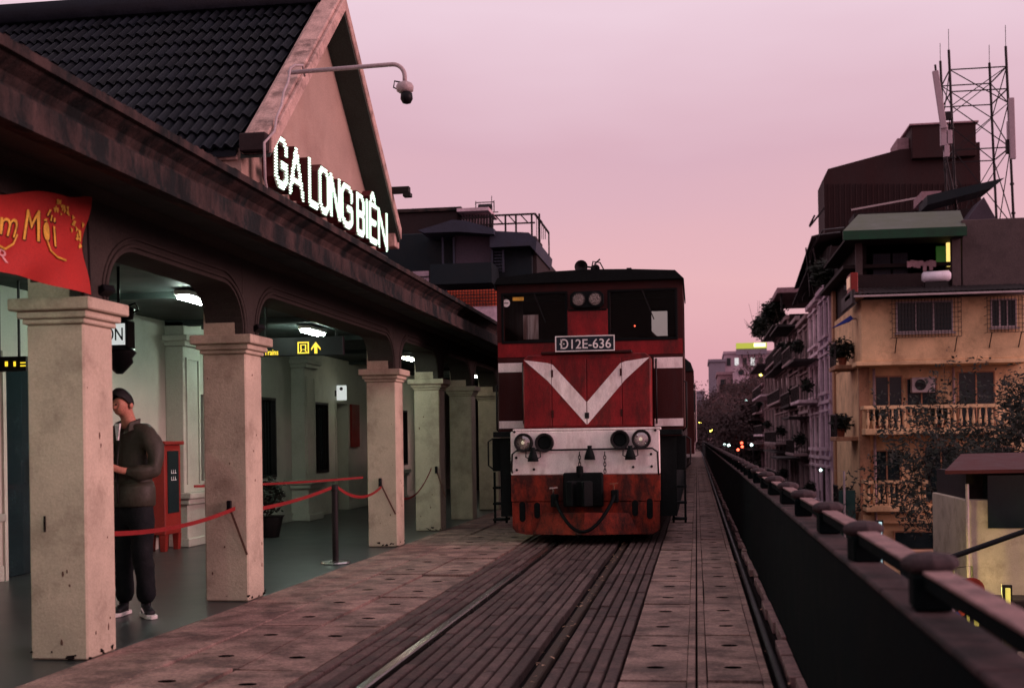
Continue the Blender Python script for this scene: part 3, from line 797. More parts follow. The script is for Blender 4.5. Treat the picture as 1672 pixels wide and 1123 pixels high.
MB().tube(cp, .012, 6).build('cable', M['pipe'], sc, smooth=True)
# small bracket on the far rake
MB().box(-3.79, -3.52, 15.0, 15.09, 4.52, 4.60).box(-3.6, -3.5, 14.99, 15.1, 4.47, 4.52).build('wall_bracket', M['iron'], label='small dark bracket sticking out of the far side of the gable', cat='bracket', bevel=.005)

# ---- ceiling battens
def batten(x, y, z, label, L=.75, far=False):
    t = thing('ceiling_light', (x, y, z), label, 'ceiling light', 'lit fluorescent lights under the canopy')
    bx('housing', M['platewhite'], t, x - .09, x + .09, y - L / 2 - .03, y + L / 2 + .03, z + .025, z + .075, .008)
    for s in (-1, 1):
        MB().tube([(x + s * .045, y - L / 2, z), (x + s * .045, y + L / 2, z)], .02, 8).build('tube', M['tubefar' if far else 'tube'], t, smooth=True)
batten(-5.5, 5.2, 3.0, 'lit fluorescent ceiling light above the left end of the platform, over the column edge')
batten(-5.5, 13.0, 3.0, 'bright fluorescent ceiling light seen through the arch left of the second column')
batten(-5.5, 17.2, 3.0, 'bright fluorescent ceiling light above the black direction sign')
batten(-5.5, 23.3, 3.0, 'small lit ceiling light between the third and fourth column', far=True)
batten(-5.5, 30, 3.0, 'farthest lit ceiling light, deep in the arcade', far=True)

# ---- red banner
bn = thing('red_banner', (-3.9, 6.6, 2.4), 'red new year cloth banner with gold script hanging from the arcade beam', 'banner')
BY0, BY1 = 5.1, 7.5
def bpt(u, v, off=0.0):
    y = BY0 + u * (BY1 - BY0)
    top = 3.02 - min(.19, .42 * max(0, .97 - u)) + .015 * math.sin(u * 19); bot = 2.395 + .01 * math.sin(u * 5)
    z = bot + v * (top - bot)
    x = -3.90 + .016 * math.sin(9 * u + 5 * v) + .013 * math.sin(22 * u - 9 * v) + .02 * math.exp(-((u - .62 - v * .22) / .05) ** 2) + off
    if u > .93: y -= .05 * (u - .93) / .07 * math.sin(v * math.pi)
    return (x, y, z)
mb = MB(); nu, nv = 60, 16
for j in range(nv + 1):
    for i in range(nu + 1): mb.v.append(bpt(i / nu, j / nv))
for j in range(nv):
    for i in range(nu):
        a = j * (nu + 1) + i; mb.f.append((a, a + 1, a + nu + 2, a + nu + 1))
mb.build('cloth', M['banner'], bn, smooth=True)
def btext(name, s, m, u0, v0, u1, v1, shear=0.3, bold=0.0, off=.006):
    vs, fs = text_verts(s, 1.0, 0, shear, bold)
    xs = [q[0] for q in vs]; ys = [q[1] for q in vs]
    mb = MB()
    mb.add([bpt(u0 + (q[0] - min(xs)) / (max(xs) - min(xs)) * (u1 - u0), v0 + (q[1] - min(ys)) / (max(ys) - min(ys)) * (v1 - v0) + .08 * (-(q[0] - min(xs)) / (max(xs) - min(xs))), off) for q in vs], fs)
    return mb.build(name, m, bn)
btext('lettering_shadow', 'Năm Mới', M['browndrk'], .406, .475, .836, .875, .35, .0, .005)
btext('lettering', 'Năm Mới', M['gold'], .40, .49, .83, .89, .35, .0, .009)
btext('small_lettering', 'AR', M['goldlight'], .50, .21, .60, .35, .05)
mb = MB()
for pts_ in ([(.52, .49), (.54, .33), (.58, .30), (.61, .38), (.62, .5)], [(.76, .47), (.77, .36), (.81, .31), (.87, .31)]):
    P_ = [Vector(bpt(u, v, .009)) for u, v in pts_]
    mb.tube(P_, .007, 5)
for k in range(34):
    u = random.uniform(.82, .985); v = .98 - (u - .82) * 1.2 - random.uniform(0, .30) * (1.1 if u > .9 else .5)
    v = min(.97, max(.4, v)); s = random.uniform(.010, .022); c = bpt(u, v, .008)
    a = random.uniform(0, 6)
    mb.add([(c[0], c[1] + s * r_ * math.cos(a + q), c[2] + s * r_ * math.sin(a + q)) for q, r_ in ((0, 1.3), (1.05, .5), (2.1, 1), (3.14, .6), (4.2, 1.1), (5.2, .6))], [tuple(range(6))])
mb.build('gold_flowers', M['gold'], bn, kind='stuff')
MB().tube([(-3.9, 7.5, 2.38), (-3.93, 7.53, 3.02)], .008, 5).build('tie_cord', M['iron'], bn)
# small floodlights on the capitals
def flood(x, y, z, label):
    t = thing('floodlight', (x, y, z), label, 'floodlight', 'small floodlights on the column capitals')
    MB().bar((x - .01, y, z + .05), (x + .09, y - .03, z + .10), .11, .05).build('lamp_body', M['signblack'], t, bevel=.006)
    MB().tube([(x, y, z), (x, y, z + .06)], .008, 6).build('bracket', M['iron'], t)
flood(-3.99, 7.80, 2.366, 'small black floodlight on top of the capital beside the red banner')
flood(-3.99, 10.72, 2.366, 'small black floodlight on the capital of the second column')

# ---- hanging signs
def sign_at(px0, py0, px1, py1, y):
    a = onY(px0, py1, y); b = onY(px1, py0, y)
    return a.x, b.x, a.z, b.z
x0, x1, z0, z1 = sign_at(395, 548, 560, 583, 14.6)
hs = thing('direction_sign', ((x0 + x1) / 2, 14.6, z1), 'black hanging sign with yellow Trains text, train symbol and arrow', 'sign')
bx('panel', M['signblack'], hs, x0, x1, 14.6, 14.68, z0, z1, .006)
for xh in (x0 + .3, x1 - .1): MB().bar((xh, 14.64, z1), (xh, 14.64, 3.1), .02).build('hanger', M['iron'], hs)
q = sign_at(431, 570, 454, 580, 14.59)
text('lettering', 'Trains', M['signyellow'], hs, (q[0], 14.597, q[2]), (1, 0, 0), (0, 0, 1), q[1] - q[0], q[3] - q[2], .003, bold=.01)
q = sign_at(486, 558, 504, 577, 14.59)
cx, cz, hw_ = (q[0] + q[1]) / 2, (q[2] + q[3]) / 2, (q[1] - q[0]) / 2
mb = MB(); t = .014
mb.box(cx - hw_, cx + hw_, 14.59, 14.599, cz - hw_, cz - hw_ + t).box(cx - hw_, cx + hw_, 14.59, 14.599, cz + hw_ - t, cz + hw_).box(cx - hw_, cx - hw_ + t, 14.59, 14.599, cz - hw_ + t, cz + hw_ - t).box(cx + hw_ - t, cx + hw_, 14.59, 14.599, cz - hw_ + t, cz + hw_ - t)
mb.box(cx - hw_ * .5, cx + hw_ * .5, 14.59, 14.599, cz - .02, cz - hw_ * .35 + .0).box(cx - hw_ * .5, cx - hw_ * .34, 14.59, 14.599, cz - .019, cz + hw_ * .55).box(cx + hw_ * .34, cx + hw_ * .5, 14.59, 14.599, cz - .019, cz + hw_ * .55).box(cx - hw_ * .34, cx + hw_ * .34, 14.59, 14.599, cz + hw_ * .42, cz + hw_ * .55)
mb.bar((cx - hw_ * .3, 14.595, cz - hw_ * .4), (cx - hw_ * .55, 14.595, cz - hw_ * .72), .008, .01).bar((cx + hw_ * .3, 14.595, cz - hw_ * .4), (cx + hw_ * .55, 14.595, cz - hw_ * .72), .008, .01)
mb.build('train_symbol', M['signyellow'], hs)
q = sign_at(508, 558, 523, 577, 14.59); cx = (q[0] + q[1]) / 2; hw_ = (q[1] - q[0]) / 2
MB().prism([(cx - hw_, (q[2] + q[3]) / 2 - .005), (cx, q[3]), (cx + hw_, (q[2] + q[3]) / 2 - .005), (cx + hw_, (q[2] + q[3]) / 2 - .03), (cx + .018, (q[2] + q[3]) / 2 + .015), (cx + .018, q[2]), (cx - .018, q[2]), (cx - .018, (q[2] + q[3]) / 2 + .015), (cx - hw_, (q[2] + q[3]) / 2 - .03)], 14.59, 14.599, 'Y').build('arrow', M['signyellow'], hs)
# ornamental black hanging sign behind the first column
x0, x1, z0, z1 = sign_at(118, 528, 204, 565, 10.9)
ms = thing('station_lantern_sign', ((x0 + x1) / 2, 10.9, z1), 'ornate black hanging lantern sign lettered STATION behind the first column', 'sign')
bx('sign_box', M['signblack'], ms, x0 - .02, x1 + .025, 10.9, 11.06, z0 - .03, z1 + .03, .01)
bx('sign_face', M['signwhite'], ms, x0, x1, 10.885, 10.899, z0, z1)
text('lettering', 'STATION', M['signblack'], ms, (x0 + .02, 10.884, z0 + .04), (1, 0, 0), (0, 0, 1), x1 - x0 - .035, z1 - z0 - .08, .002, bold=.01)
mb = MB()
cxs = x1 - .1
mb.lathe([(.03, 0), (.13, .02), (.15, .08), (.15, .12), (.10, .15)], (cxs, 10.98, z1 + .03), n=12)
mb.lathe([(.14, 0), (.16, -.04), (.12, -.09), (.13, -.13), (.07, -.2), (.03, -.24)], (cxs, 10.98, z0 - .03), n=12)
mb.tube([(cxs, 10.98, z1 + .15), (cxs, 10.98, 3.1)], .015, 6)
for s in (-1, 1): mb.tube([(cxs + s * .05, 10.98, z1 + .16), (cxs + s * .17, 10.98, z1 + .2), (cxs + s * .2, 10.98, z1 + .13), (cxs + s * .12, 10.98, z1 + .1)], .01, 6)
mb.build('iron_ornament', M['signblack'], ms, smooth=True, kind='stuff')
# small amber display at the left edge
x0, x1, z0, z1 = sign_at(-20, 586, 42, 602, 11.6)
ds = thing('led_display', (x0, 11.6, z0), 'small black ticker display with amber segments left of the first column', 'display')
bx('case', M['signblack'], ds, x0, x1, 11.6, 11.7, z0 - .03, z1 + .03, .005)
mb = MB()
for (pa, pb, qa, qb) in ((22, 25, 590, 598), (33, 41, 591, 593), (33, 41, 596, 598), (8, 12, 590, 598)):
    a_, b_ = onY(pa, qb, 11.59), onY(pb, qa, 11.59); mb.box(a_.x, b_.x, 11.59, 11.599, a_.z, b_.z)
mb.build('amber_segments', M['signyellow'], ds, kind='stuff')
for xh in (x0 + .1, x1 - .1): MB().bar((xh, 11.65, z1), (xh, 11.65, 3.1), .02).build('hanger', M['iron'], ds)

# ---- red extinguisher cabinet
x0, y0 = -7.15, 15.25
ct = thing('red_cabinet', (-7.0, 15.4, 0), 'tall red wooden cabinet with a dark glass door against the wall pilaster', 'cabinet')
cx0, cx1, cy0, cy1 = -7.14, -6.88, 15.16, 15.66
bx('body', M['cabinet'], ct, cx0, cx1, cy0, cy1, .22, 1.40, .01)
bx('top', M['cabinet'], ct, cx0 - .04, cx1 + .04, cy0 - .04, cy1 + .04, 1.401, 1.45, .008)
for xx in (cx0, cx1 - .09):
    for yy in (cy0, cy1 - .09):
        MB().prism([(xx, .219), (xx + .09, .219), (xx + .075, 0.002), (xx + .015, 0.002)], yy, yy + .09, 'Y').build('leg', M['cabinet'], ct)
gl = bx('side_glass_panel', M['winglass'], ct, cx1 + .001, cx1 + .01, cy0 + .08, cy1 - .08, .5, 1.32)
mb = MB(); rk_ = random.Random(4)
for row in (0, 1):
    for k in range(3):
        y_ = cy0 + .18 + k * .06; z_ = 1.02 - row * .09
        mb.box(cx1 + .0105, cx1 + .0125, y_, y_ + .035, z_, z_ + .01).box(cx1 + .0105, cx1 + .0125, y_, y_ + .008, z_ + .0105, z_ + .05)
mb.build('faded_print', M['platewhite'], ct, kind='stuff')

# small things on the back wall
bx('red_notice_board', M['cabinet'], None, WX + .003, WX + .05, 24.95, 25.55, 1.3, 2.2, .006, label='tall red notice board on the wall right of the bright doorway', cat='notice board')
t = thing('door_sign', (WX, 23.8, 2.4), 'small pale pictogram sign projecting above the bright doorway', 'sign')
bx('plate', M['signwhite'], t, WX + .04, WX + .24, 23.9, 23.93, 2.25, 2.55); bx('bracket', M['iron'], t, WX, WX + .04, 23.9, 23.93, 2.33, 2.45)
MB().lathe([(.001, 0), (.035, 0), (.035, .01), (.001, .01)], (WX + .14, 23.885, 2.48), 'Y', 10).build('pictogram', M['signblack'], t)

# ---- rope stanchion and belts
spx, spy = -4.143, 13.695
stn = thing('belt_stanchion', (spx, spy, 0), 'black belt stanchion on a round steel base standing on the platform floor', 'stanchion')
MB().lathe([(.17, .002), (.175, .012), (.165, .028), (.05, .034)], (spx, spy, 0), n=28).build('base', M['chrome'], stn, smooth=False)
MB().lathe([(.036, .034), (.036, .84), (.042, .85), (.042, .91), (.03, .918)], (spx, spy, 0), n=16).build('post', M['iron'], stn, smooth=False)
def belt(pts, w, label, z_tw=0.0):
    mb = MB()
    n = 18
    P0, P1, sag = Vector(pts[0]), Vector(pts[1]), pts[2]
    for i in range(n + 1):
        t = i / n; p = P0.lerp(P1, t) - Vector((0, 0, sag * 4 * t * (1 - t)))
        tw_ = .35 * math.sin(t * math.pi)
        for e in (0, .004):
            mb.v += [(p.x + e + tw_ * w * .4, p.y, p.z + w / 2), (p.x + e - tw_ * w * .4, p.y, p.z - w / 2)]
    for i in range(n):
        a = i * 4
        mb.f += [(a, a + 1, a + 5, a + 4), (a + 2, a + 3, a + 7, a + 6), (a, a + 2, a + 6, a + 4), (a + 1, a + 3, a + 7, a + 5)]
    return mb.build('barrier_belt', M['belt'], label=label, cat='barrier belt', group='red queue belts between the columns')
hk = onY(365, 822, 10.37)
belt(((-4.16, 7.9, .80), (-4.05, 10.36, .83), .07), .035, 'red webbing belt stretched between the first and second column')
belt(((-4.12, 10.8, .78), (-4.17, 13.65, .88), .03), .038, 'red webbing belt from the second column to the black stanchion')
belt(((-4.12, 13.74, .88), (-4.15, 15.83, .80), .12), .035, 'red belt sagging from the black stanchion to the third column')
belt(((-4.12, 16.27, .72), (-4.08, 18.63, .98), .25), .032, 'red belt hanging loose between the third and fourth column')
belt(((-6.2, 14.5, .88), (-4.4, 15.84, .93), .02), .03, 'thin dark red belt running deeper in the arcade towards the third column')
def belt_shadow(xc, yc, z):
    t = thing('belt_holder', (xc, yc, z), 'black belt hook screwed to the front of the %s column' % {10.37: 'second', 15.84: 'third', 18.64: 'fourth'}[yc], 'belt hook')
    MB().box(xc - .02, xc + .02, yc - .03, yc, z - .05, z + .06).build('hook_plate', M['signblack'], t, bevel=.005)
    MB().bar((xc + .01, yc - .006, z - .03), ({10.37: -3.945, 15.84: -3.96, 18.64: -3.86}[yc], yc - .004, z - .42), .02, .003, up=(0, 1, 0)).build('strap_shadow', M['chipshadow'], t)  # thin brown bar models the belt's shadow on the column face
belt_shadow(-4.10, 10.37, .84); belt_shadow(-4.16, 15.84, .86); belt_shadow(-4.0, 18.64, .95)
# potted plant in the dark window bay + bench silhouettes
def bush(c, r, n, leaf=.05, seed=1, squash=1.0):
    rnd = random.Random(seed); mb = MB()
    for i in range(n):
        d = Vector((rnd.gauss(0, 1), rnd.gauss(0, 1), rnd.gauss(0, 1) * squash)).normalized() * r * rnd.random() ** .45 * (0.7 + .5 * noise.noise(Vector((rnd.random() * 3, i * .01, seed))))
        p = Vector(c) + Vector((d.x, d.y, d.z * squash)); a = Vector((rnd.gauss(0, 1), rnd.gauss(0, 1), rnd.gauss(0, .6))).normalized(); b = a.orthogonal().normalized()
        s = leaf * rnd.uniform(.6, 1.4)
        mb.add([p - a * s, p + b * s * .4, p + a * s, p - b * s * .4], [(0, 1, 2, 3)])
    return mb
pp = thing('potted_plant', (-6.35, 17.6, 0), 'dark potted plant standing inside the arcade behind the stanchion', 'plant')
MB().lathe([(.15, .003), (.22, .3), (.24, .32), (.2, .32)], (-6.35, 17.6, 0), n=14).build('pot', M['iron'], pp)
bush((-6.35, 17.6, .62), .35, 500, .05, 3).build('foliage', M['leaf'], pp)

# ================================================================== MAN
def skin(name, m, joints, edges_, parent, sub=2, root=0, label=None):
    me = bpy.data.meshes.new(name); me.from_pydata([j[0] for j in joints], edges_, []); me.materials.append(m)
    o = bpy.data.objects.new(name, me); C.objects.link(o)
    sk = o.modifiers.new('skin', 'SKIN'); sk.use_smooth_shade = True
    for i, j in enumerate(joints):
        r = j[1]; r = r if isinstance(r, tuple) else (r, r)
        me.skin_vertices[0].data[i].radius = r
        me.skin_vertices[0].data[i].use_root = (i == root)
    ss = o.modifiers.new('s', 'SUBSURF'); ss.levels = sub; ss.render_levels = sub
    bpy.context.view_layer.update()
    me2 = bpy.data.meshes.new_from_object(o.evaluated_get(bpy.context.evaluated_depsgraph_get()))
    o.modifiers.clear(); o.data = me2; bpy.data.meshes.remove(me)
    for p in me2.polygons: p.use_smooth = True
    if not me2.materials: me2.materials.append(m)
    o.parent = parent
    if label: o['label'] = label
    return o
mx_, my_ = -4.585, 9.45
man = thing('person', (mx_, my_, 0.0), 'person in an olive jacket and black trousers looking down at a phone between the columns', 'person', rz=R(-18))
man.scale = (.97, .97, 1.06)
# local frame: faces -Y, his left is +X
J = [((0, .03, 1.00), (.10, .07)), ((0, .03, 1.25), (.12, .09)), ((0, .02, 1.42), (.13, .08)), ((0, -.005, 1.50), .058), ((-.005, -.035, 1.575), .058), ((-.012, -.085, 1.640), (.082, .092)), ((-.01, -.085, 1.70), (.072, .084)),
     ((-.005, -.150, 1.575), .034), ((-.012, -.184, 1.612), .013),
     ((.17, .03, 1.40), .04), ((.25, .0, 1.12), .028), ((.10, -.21, 1.13), .028), ((.03, -.28, 1.17), (.034, .02)),
     ((-.17, .03, 1.40), .04), ((-.25, .0, 1.13), .028), ((-.13, -.21, 1.15), .028), ((-.08, -.29, 1.19), (.034, .02)),
     ((.09, .02, .92), .07), ((.11, -.0, .52), .055), ((.13, .03, .10), .04), ((-.09, .02, .92), .07), ((-.12, .02, .52), .055), ((-.13, .06, .10), .04)]
E_ = [(0, 1), (1, 2), (2, 3), (3, 4), (4, 5), (5, 6), (5, 7), (5, 8), (2, 9), (9, 10), (10, 11), (11, 12), (2, 13), (13, 14), (14, 15), (15, 16), (0, 17), (17, 18), (18, 19), (0, 20), (20, 21), (21, 22)]
def fingers(J, E_, palm, side, fw):
    p = Vector(J[palm][0])
    for k in range(4):
        o = Vector((side * (.028 - k * .019), -.01, 0)); L = (.03, .034, .032, .025)[k]
        i = len(J)
        J.append((tuple(p + o + Vector((0, -.028, .004))), .0095)); J.append((tuple(p + o + Vector((fw * .01, -.028 - L, .0))), .009)); J.append((tuple(p + o + Vector((fw * .014, -.026 - L * 1.3, .024))), .0075))
        E_ += [(palm, i), (i, i + 1), (i + 1, i + 2)]
    i = len(J)
    J.append((tuple(p + Vector((-side * .03, 0, .02))), .011)); J.append((tuple(p + Vector((-side * .028, -.03, .045))), .009)); E_ += [(palm, i), (i, i + 1)]
fingers(J, E_, 12, 1, -1); fingers(J, E_, 16, -1, 1)
body = skin('body', M['skin'], J, E_, man)
# ears, eyes
for s in (-1, 1):
    MB().lathe([(.004, -.012), (.018, -.006), (.024, .0), (.016, .008), (.004, .01)], (-.012 + s * .086, -.055, 1.625), 'X', 10).build('ear', M['skin'], man, smooth=True, local=True)
    MB().lathe([(.003, -.008), (.009, 0), (.003, .008)], (-.012 + s * .030, -.172, 1.632), 'Y', 8).build('eye', M['hair'], man, smooth=True, local=True)
hm = MB(); nn = 20
for a_ in range(13):
    ph_ = a_ / 12 * 1.75
    for b_ in range(nn):
        th_ = 2 * math.pi * b_ / nn
        fr = max(0.0, -math.sin(th_))             # front of the head: hairline is higher
        p_ = ph_ * (1 - .40 * fr) * (1 + .03 * math.sin(th_ * 5 + 1) * (a_ / 12))
        hm.v.append((-.012 + .091 * math.sin(p_) * math.cos(th_), -.072 + .100 * math.sin(p_) * math.sin(th_) - .03 * math.cos(p_), 1.655 + .105 * math.cos(p_) + .004 * math.sin(th_ * 9)))
for a_ in range(12):
    for b_ in range(nn):
        c_ = (b_ + 1) % nn; hm.f.append((a_ * nn + b_, a_ * nn + c_, (a_ + 1) * nn + c_, (a_ + 1) * nn + b_))
hr = hm.build('hair', M['hair'], man, smooth=True, local=True)
# jacket
JJ = [((0, .03, .86), (.20, .155)), ((0, .03, 1.10), (.19, .15)), ((0, .03, 1.28), (.19, .145)), ((0, .03, 1.41), (.16, .115)), ((0, .01, 1.48), (.085, .085)),
      ((.19, .03, 1.40), .088), ((.265, .03, 1.27), .080), ((.28, .0, 1.12), .076), ((.19, -.13, 1.11), .062), ((.12, -.19, 1.13), .048),
      ((-.19, .03, 1.40), .088), ((-.265, .03, 1.27), .080), ((-.28, .0, 1.13), .076), ((-.20, -.13, 1.12), .062), ((-.14, -.19, 1.15), .048)]
JE = [(0, 1), (1, 2), (2, 3), (3, 4), (3, 5), (5, 6), (6, 7), (7, 8), (8, 9), (3, 10), (10, 11), (11, 12), (12, 13), (13, 14)]
jk = skin('jacket', M['jacket'], JJ, JE, man)
tx_ = bpy.data.textures.new('folds', 'CLOUDS'); tx_.noise_scale = 0.085
dm = jk.modifiers.new('folds', 'DISPLACE'); dm.texture = tx_; dm.strength = 0.05; dm.mid_level = 0.5
for sg_ in (-1, 1):
    MB().add([(0, .10, 1.46), (0, .09, 1.525), (sg_ * .085, .03, 1.53), (sg_ * .10, .0, 1.46), (sg_ * .075, -.075, 1.50), (sg_ * .10, -.115, 1.43), (sg_ * .035, -.135, 1.40),
              (0, .112, 1.455), (0, .10, 1.52), (sg_ * .097, .03, 1.525), (sg_ * .112, .0, 1.455), (sg_ * .082, -.087, 1.492), (sg_ * .108, -.127, 1.425), (sg_ * .04, -.147, 1.395)],
             [(0, 1, 2, 3), (3, 2, 4, 5), (5, 4, 6), (7, 10, 9, 8), (10, 12, 11, 9), (12, 13, 11), (0, 3, 10, 7), (3, 5, 12, 10), (1, 8, 9, 2), (2, 9, 11, 4), (4, 11, 13, 6), (5, 6, 13, 12)]).build('collar', M['jacket'], jk, local=True, bevel=.003)
MB().tube([(.0, -.128, 1.36), (.0, -.150, 1.2), (.0, -.15, 1.0), (.0, -.145, .88)], .008, 6).build('zip', M['iron'], jk, local=True, smooth=True)
MB().lathe([(.148, .0), (.157, .012), (.160, .07), (.158, .14), (.145, .19)], (0, 0, 0), n=24).build('hem_band', M['jacket'], jk, smooth=True, local=True)
hb2 = [c for c in bpy.data.objects if c.parent == jk and c.name.startswith('hem_band')][0]
hb2.location = (0, .03, .85); hb2.scale = (1.28, 1.0, 1.0)
MB().prism([(-.04, 1.49), (.02, 1.49), (-.005, 1.36), (-.02, 1.36)], -.136, -.120, 'Y').build('shirt', M['shirt'], man, local=True)
skin('jacket_sheen', M['jacketsheen'], [((-.12, -.10, 1.36), (.05, .03)), ((-.13, -.115, 1.2), (.06, .03)), ((-.1, -.11, 1.04), (.06, .03))], [(0, 1), (1, 2)], man)  # pale shape paints the greenish sheen on the jacket front
TJ = [((0, .03, 1.02), (.15, .11)), ((0, .03, .90), (.165, .125)), ((.11, .02, .76), (.108, .115)), ((.125, -.01, .48), (.088, .092)), ((.13, .03, .24), (.080, .088)), ((.135, .035, .08), (.075, .085)),
      ((-.11, .03, .76), (.108, .115)), ((-.13, .03, .48), (.088, .092)), ((-.14, .06, .24), (.080, .088)), ((-.145, .07, .08), (.075, .085))]
tr = skin('trousers', M['trouser'], TJ, [(0, 1), (1, 2), (2, 3), (3, 4), (4, 5), (1, 6), (6, 7), (7, 8), (8, 9)], man)
dm = tr.modifiers.new('folds', 'DISPLACE'); dm.texture = tx_; dm.strength = 0.035; dm.mid_level = 0.5
for (sx_, sy_, an) in ((.14, .02, R(58)), (-.15, .05, R(20))):
    d = Vector((math.sin(an), -math.cos(an), 0))
    c0 = Vector((sx_, sy_, 0))
    sh = skin('shoe', M['shoe'], [(tuple(c0 - d * .06 + Vector((0, 0, .06))), (.042, .05)), (tuple(c0 + d * .05 + Vector((0, 0, .055))), (.046, .038)), (tuple(c0 + d * .15 + Vector((0, 0, .042))), (.044, .024)), (tuple(c0 - d * .03 + Vector((0, 0, .10))), .045)], [(0, 1), (1, 2), (0, 3)], man)
    n_ = Vector((-d.y, d.x, 0)); mb = MB()
    outl = [(-.11, .02), (-.08, .043), (0, .043), (.1, .052), (.17, .045), (.205, .015), (.205, -.015), (.17, -.045), (.1, -.05), (0, -.043), (-.08, -.043), (-.11, -.02)]
    mb.prism([((c0 + d * a + n_ * b).x, (c0 + d * a + n_ * b).y) for a, b in outl], .003, .032, 'Z')
    mb.build('sole', M['sole'], sh, local=True, bevel=.004)
    # pale swoosh-like stripe on the side
    p = c0 + d * .03 - n_ * .052; q = c0 + d * .10 - n_ * .050
    MB().bar((p.x, p.y, .075), (q.x, q.y, .045), .006, .012).build('shoe_stripe', M['sole'], sh, local=True)
ph = thing('phone', (mx_, my_, 1.16), 'phone held in both hands of the person', 'phone', rz=R(-18))
ph.scale = (.97, .97, 1.06); ph.location.z = 1.225
MB().bar((-.028, -.345, .015), (-.028, -.31, .10), .07, .009, up=(0, -1, 0)).build('phone_case', M['signblack'], ph, local=True, bevel=.003)
MB().bar((-.028, -.339, .022), (-.028, -.309, .093), .06, .003, up=(0, -1, 0)).build('screen', glow('phone_screen', (.7, .8, 1.0), .15), ph, local=True)

# ================================================================== LOCOMOTIVE
LC = -1.47
lo = thing('diesel_locomotive', (LC, 16.5, 0), 'red diesel locomotive with a white V on its nose and plate Đ12E-636', 'locomotive')
BF, NF, CF, CR = 16.5, 16.68, 17.2, 19.6
# nose
nb = MB().prism([(LC - .875, 1.56), (LC + .875, 1.56), (LC + .875, 2.50), (LC + .80, 2.56), (LC - .80, 2.56), (LC - .875, 2.50)], NF, CF - .002, 'Y')
nose = nb.build('nose', M['red'], lo, bevel=.012)
for (a, b) in ((-.86, -.485), (-.476, -.006), (.006, .476), (.485, .86)):
    MB().box(LC + a, LC + b, NF - .018, NF - .001, 1.585, 2.495).build('nose_door', M['red'], nose, bevel=.006)
for s in (-1, 1):
    for z in (1.75, 2.3):
        bx('hinge', M['darkred'], nose, LC + s * .47 - .014, LC + s * .47 + .014, NF - .03, NF - .0185, z - .05, z + .05)
bx('door_latch', M['iron'], nose, LC - .03, LC + .03, NF - .035, NF - .019, 1.68, 1.76, .004)
# painted V
for s in (-1, 1):
    poly = [(0.0 * s, 1.60), (0.0, 1.86), (s * .52, 2.44), (s * .86, 2.555), (s * .44, 2.16)]
    def seg_clip(x0, x1):
        # clip V (lower and upper line) to x range, each painted on its own door
        lo_l = [(0, 1.59), (.53, 2.20), (.86, 2.535)]; up_l = [(0, 1.90), (.46, 2.42), (.86, 2.57)]
        def ev(L, x):
            for p, q in zip(L, L[1:]):
                if p[0] <= x <= q[0]: return p[1] + (q[1] - p[1]) * (x - p[0]) / (q[0] - p[0])
            return L[-1][1]
        xs = sorted(set([x0, x1] + [p[0] for p in lo_l + up_l if x0 < p[0] < x1]))
        return [(x, ev(lo_l, x)) for x in xs] + [(x, ev(up_l, x)) for x in xs[::-1]]
    for (a, b) in ((.006, .477), (.484, .858)):
        pts_ = [(LC + s * x, min(z, 2.492)) for x, z in seg_clip(a, b)]
        MB().prism(pts_, NF - .0225, NF - .0185, 'Y').build('white_stripe', M['white'], nose)
bx('nose_sill', M['white'], lo, LC - 1.0, LC + 1.0, BF + .0, NF + .1, 1.515, 1.548, .006)
bx('front_walkway', M['grime'], lo, LC - 1.28, LC + 1.28, BF + .03, CF + .3, 1.44, 1.514, .006)
bx('plate_shelf', M['darkred'], lo, LC - .62, LC + .62, NF - .03, CF - .05, 2.565, 2.60, .006)
# number plate
pl_ = bx('number_plate', M['plateblue'], lo, LC - .415, LC + .395, NF - .075, NF - .05, 2.59, 2.805, .004)
mb = MB(); t = .014; a, b, z0, z1 = LC - .415, LC + .395, 2.59, 2.805; yy0, yy1 = NF - .082, NF - .0755
mb.box(a, b, yy0, yy1, z0, z0 + t).box(a, b, yy0, yy1, z1 - t, z1).box(a, a + t, yy0, yy1, z0 + t, z1 - t).box(b - t, b, yy0, yy1, z0 + t, z1 - t)
mb.build('plate_border', M['platewhite'], pl_)
text('lettering', 'Đ12E-636', M['platewhite'], pl_, (LC - .355, NF - .078, 2.628), (1, 0, 0), (0, 0, 1), .70, .135, .003, bold=.006)
for s in (-.3, .3): bx('plate_bracket', M['iron'], lo, LC + s - .02, LC + s + .02, NF - .05, NF + .1, 2.601, 2.62)
# cab front wall around the windows
def P(px, py): 
    v = onY(px, py, CF); return v.x, v.z
cabL, cabR, cz0, cz1 = LC - 1.31, LC + 1.31, 1.52, 3.60
wl0, wl1, wz0, wz1 = LC - 1.21, LC - .335, 2.80, 3.45
wr0, wr1 = LC + .30, LC + 1.20
mb = MB()
mb.box(cabL, cabR, CF, CF + .06, cz0, wz0).box(cabL, cabR, CF, CF + .06, wz1, cz1)
mb.box(cabL, wl0, CF, CF + .06, wz0, wz1).box(wl1, wr0, CF, CF + .06, wz0, wz1).box(wr1, cabR, CF, CF + .06, wz0, wz1)
front = mb.build('cab_front', M['darkred'], lo)
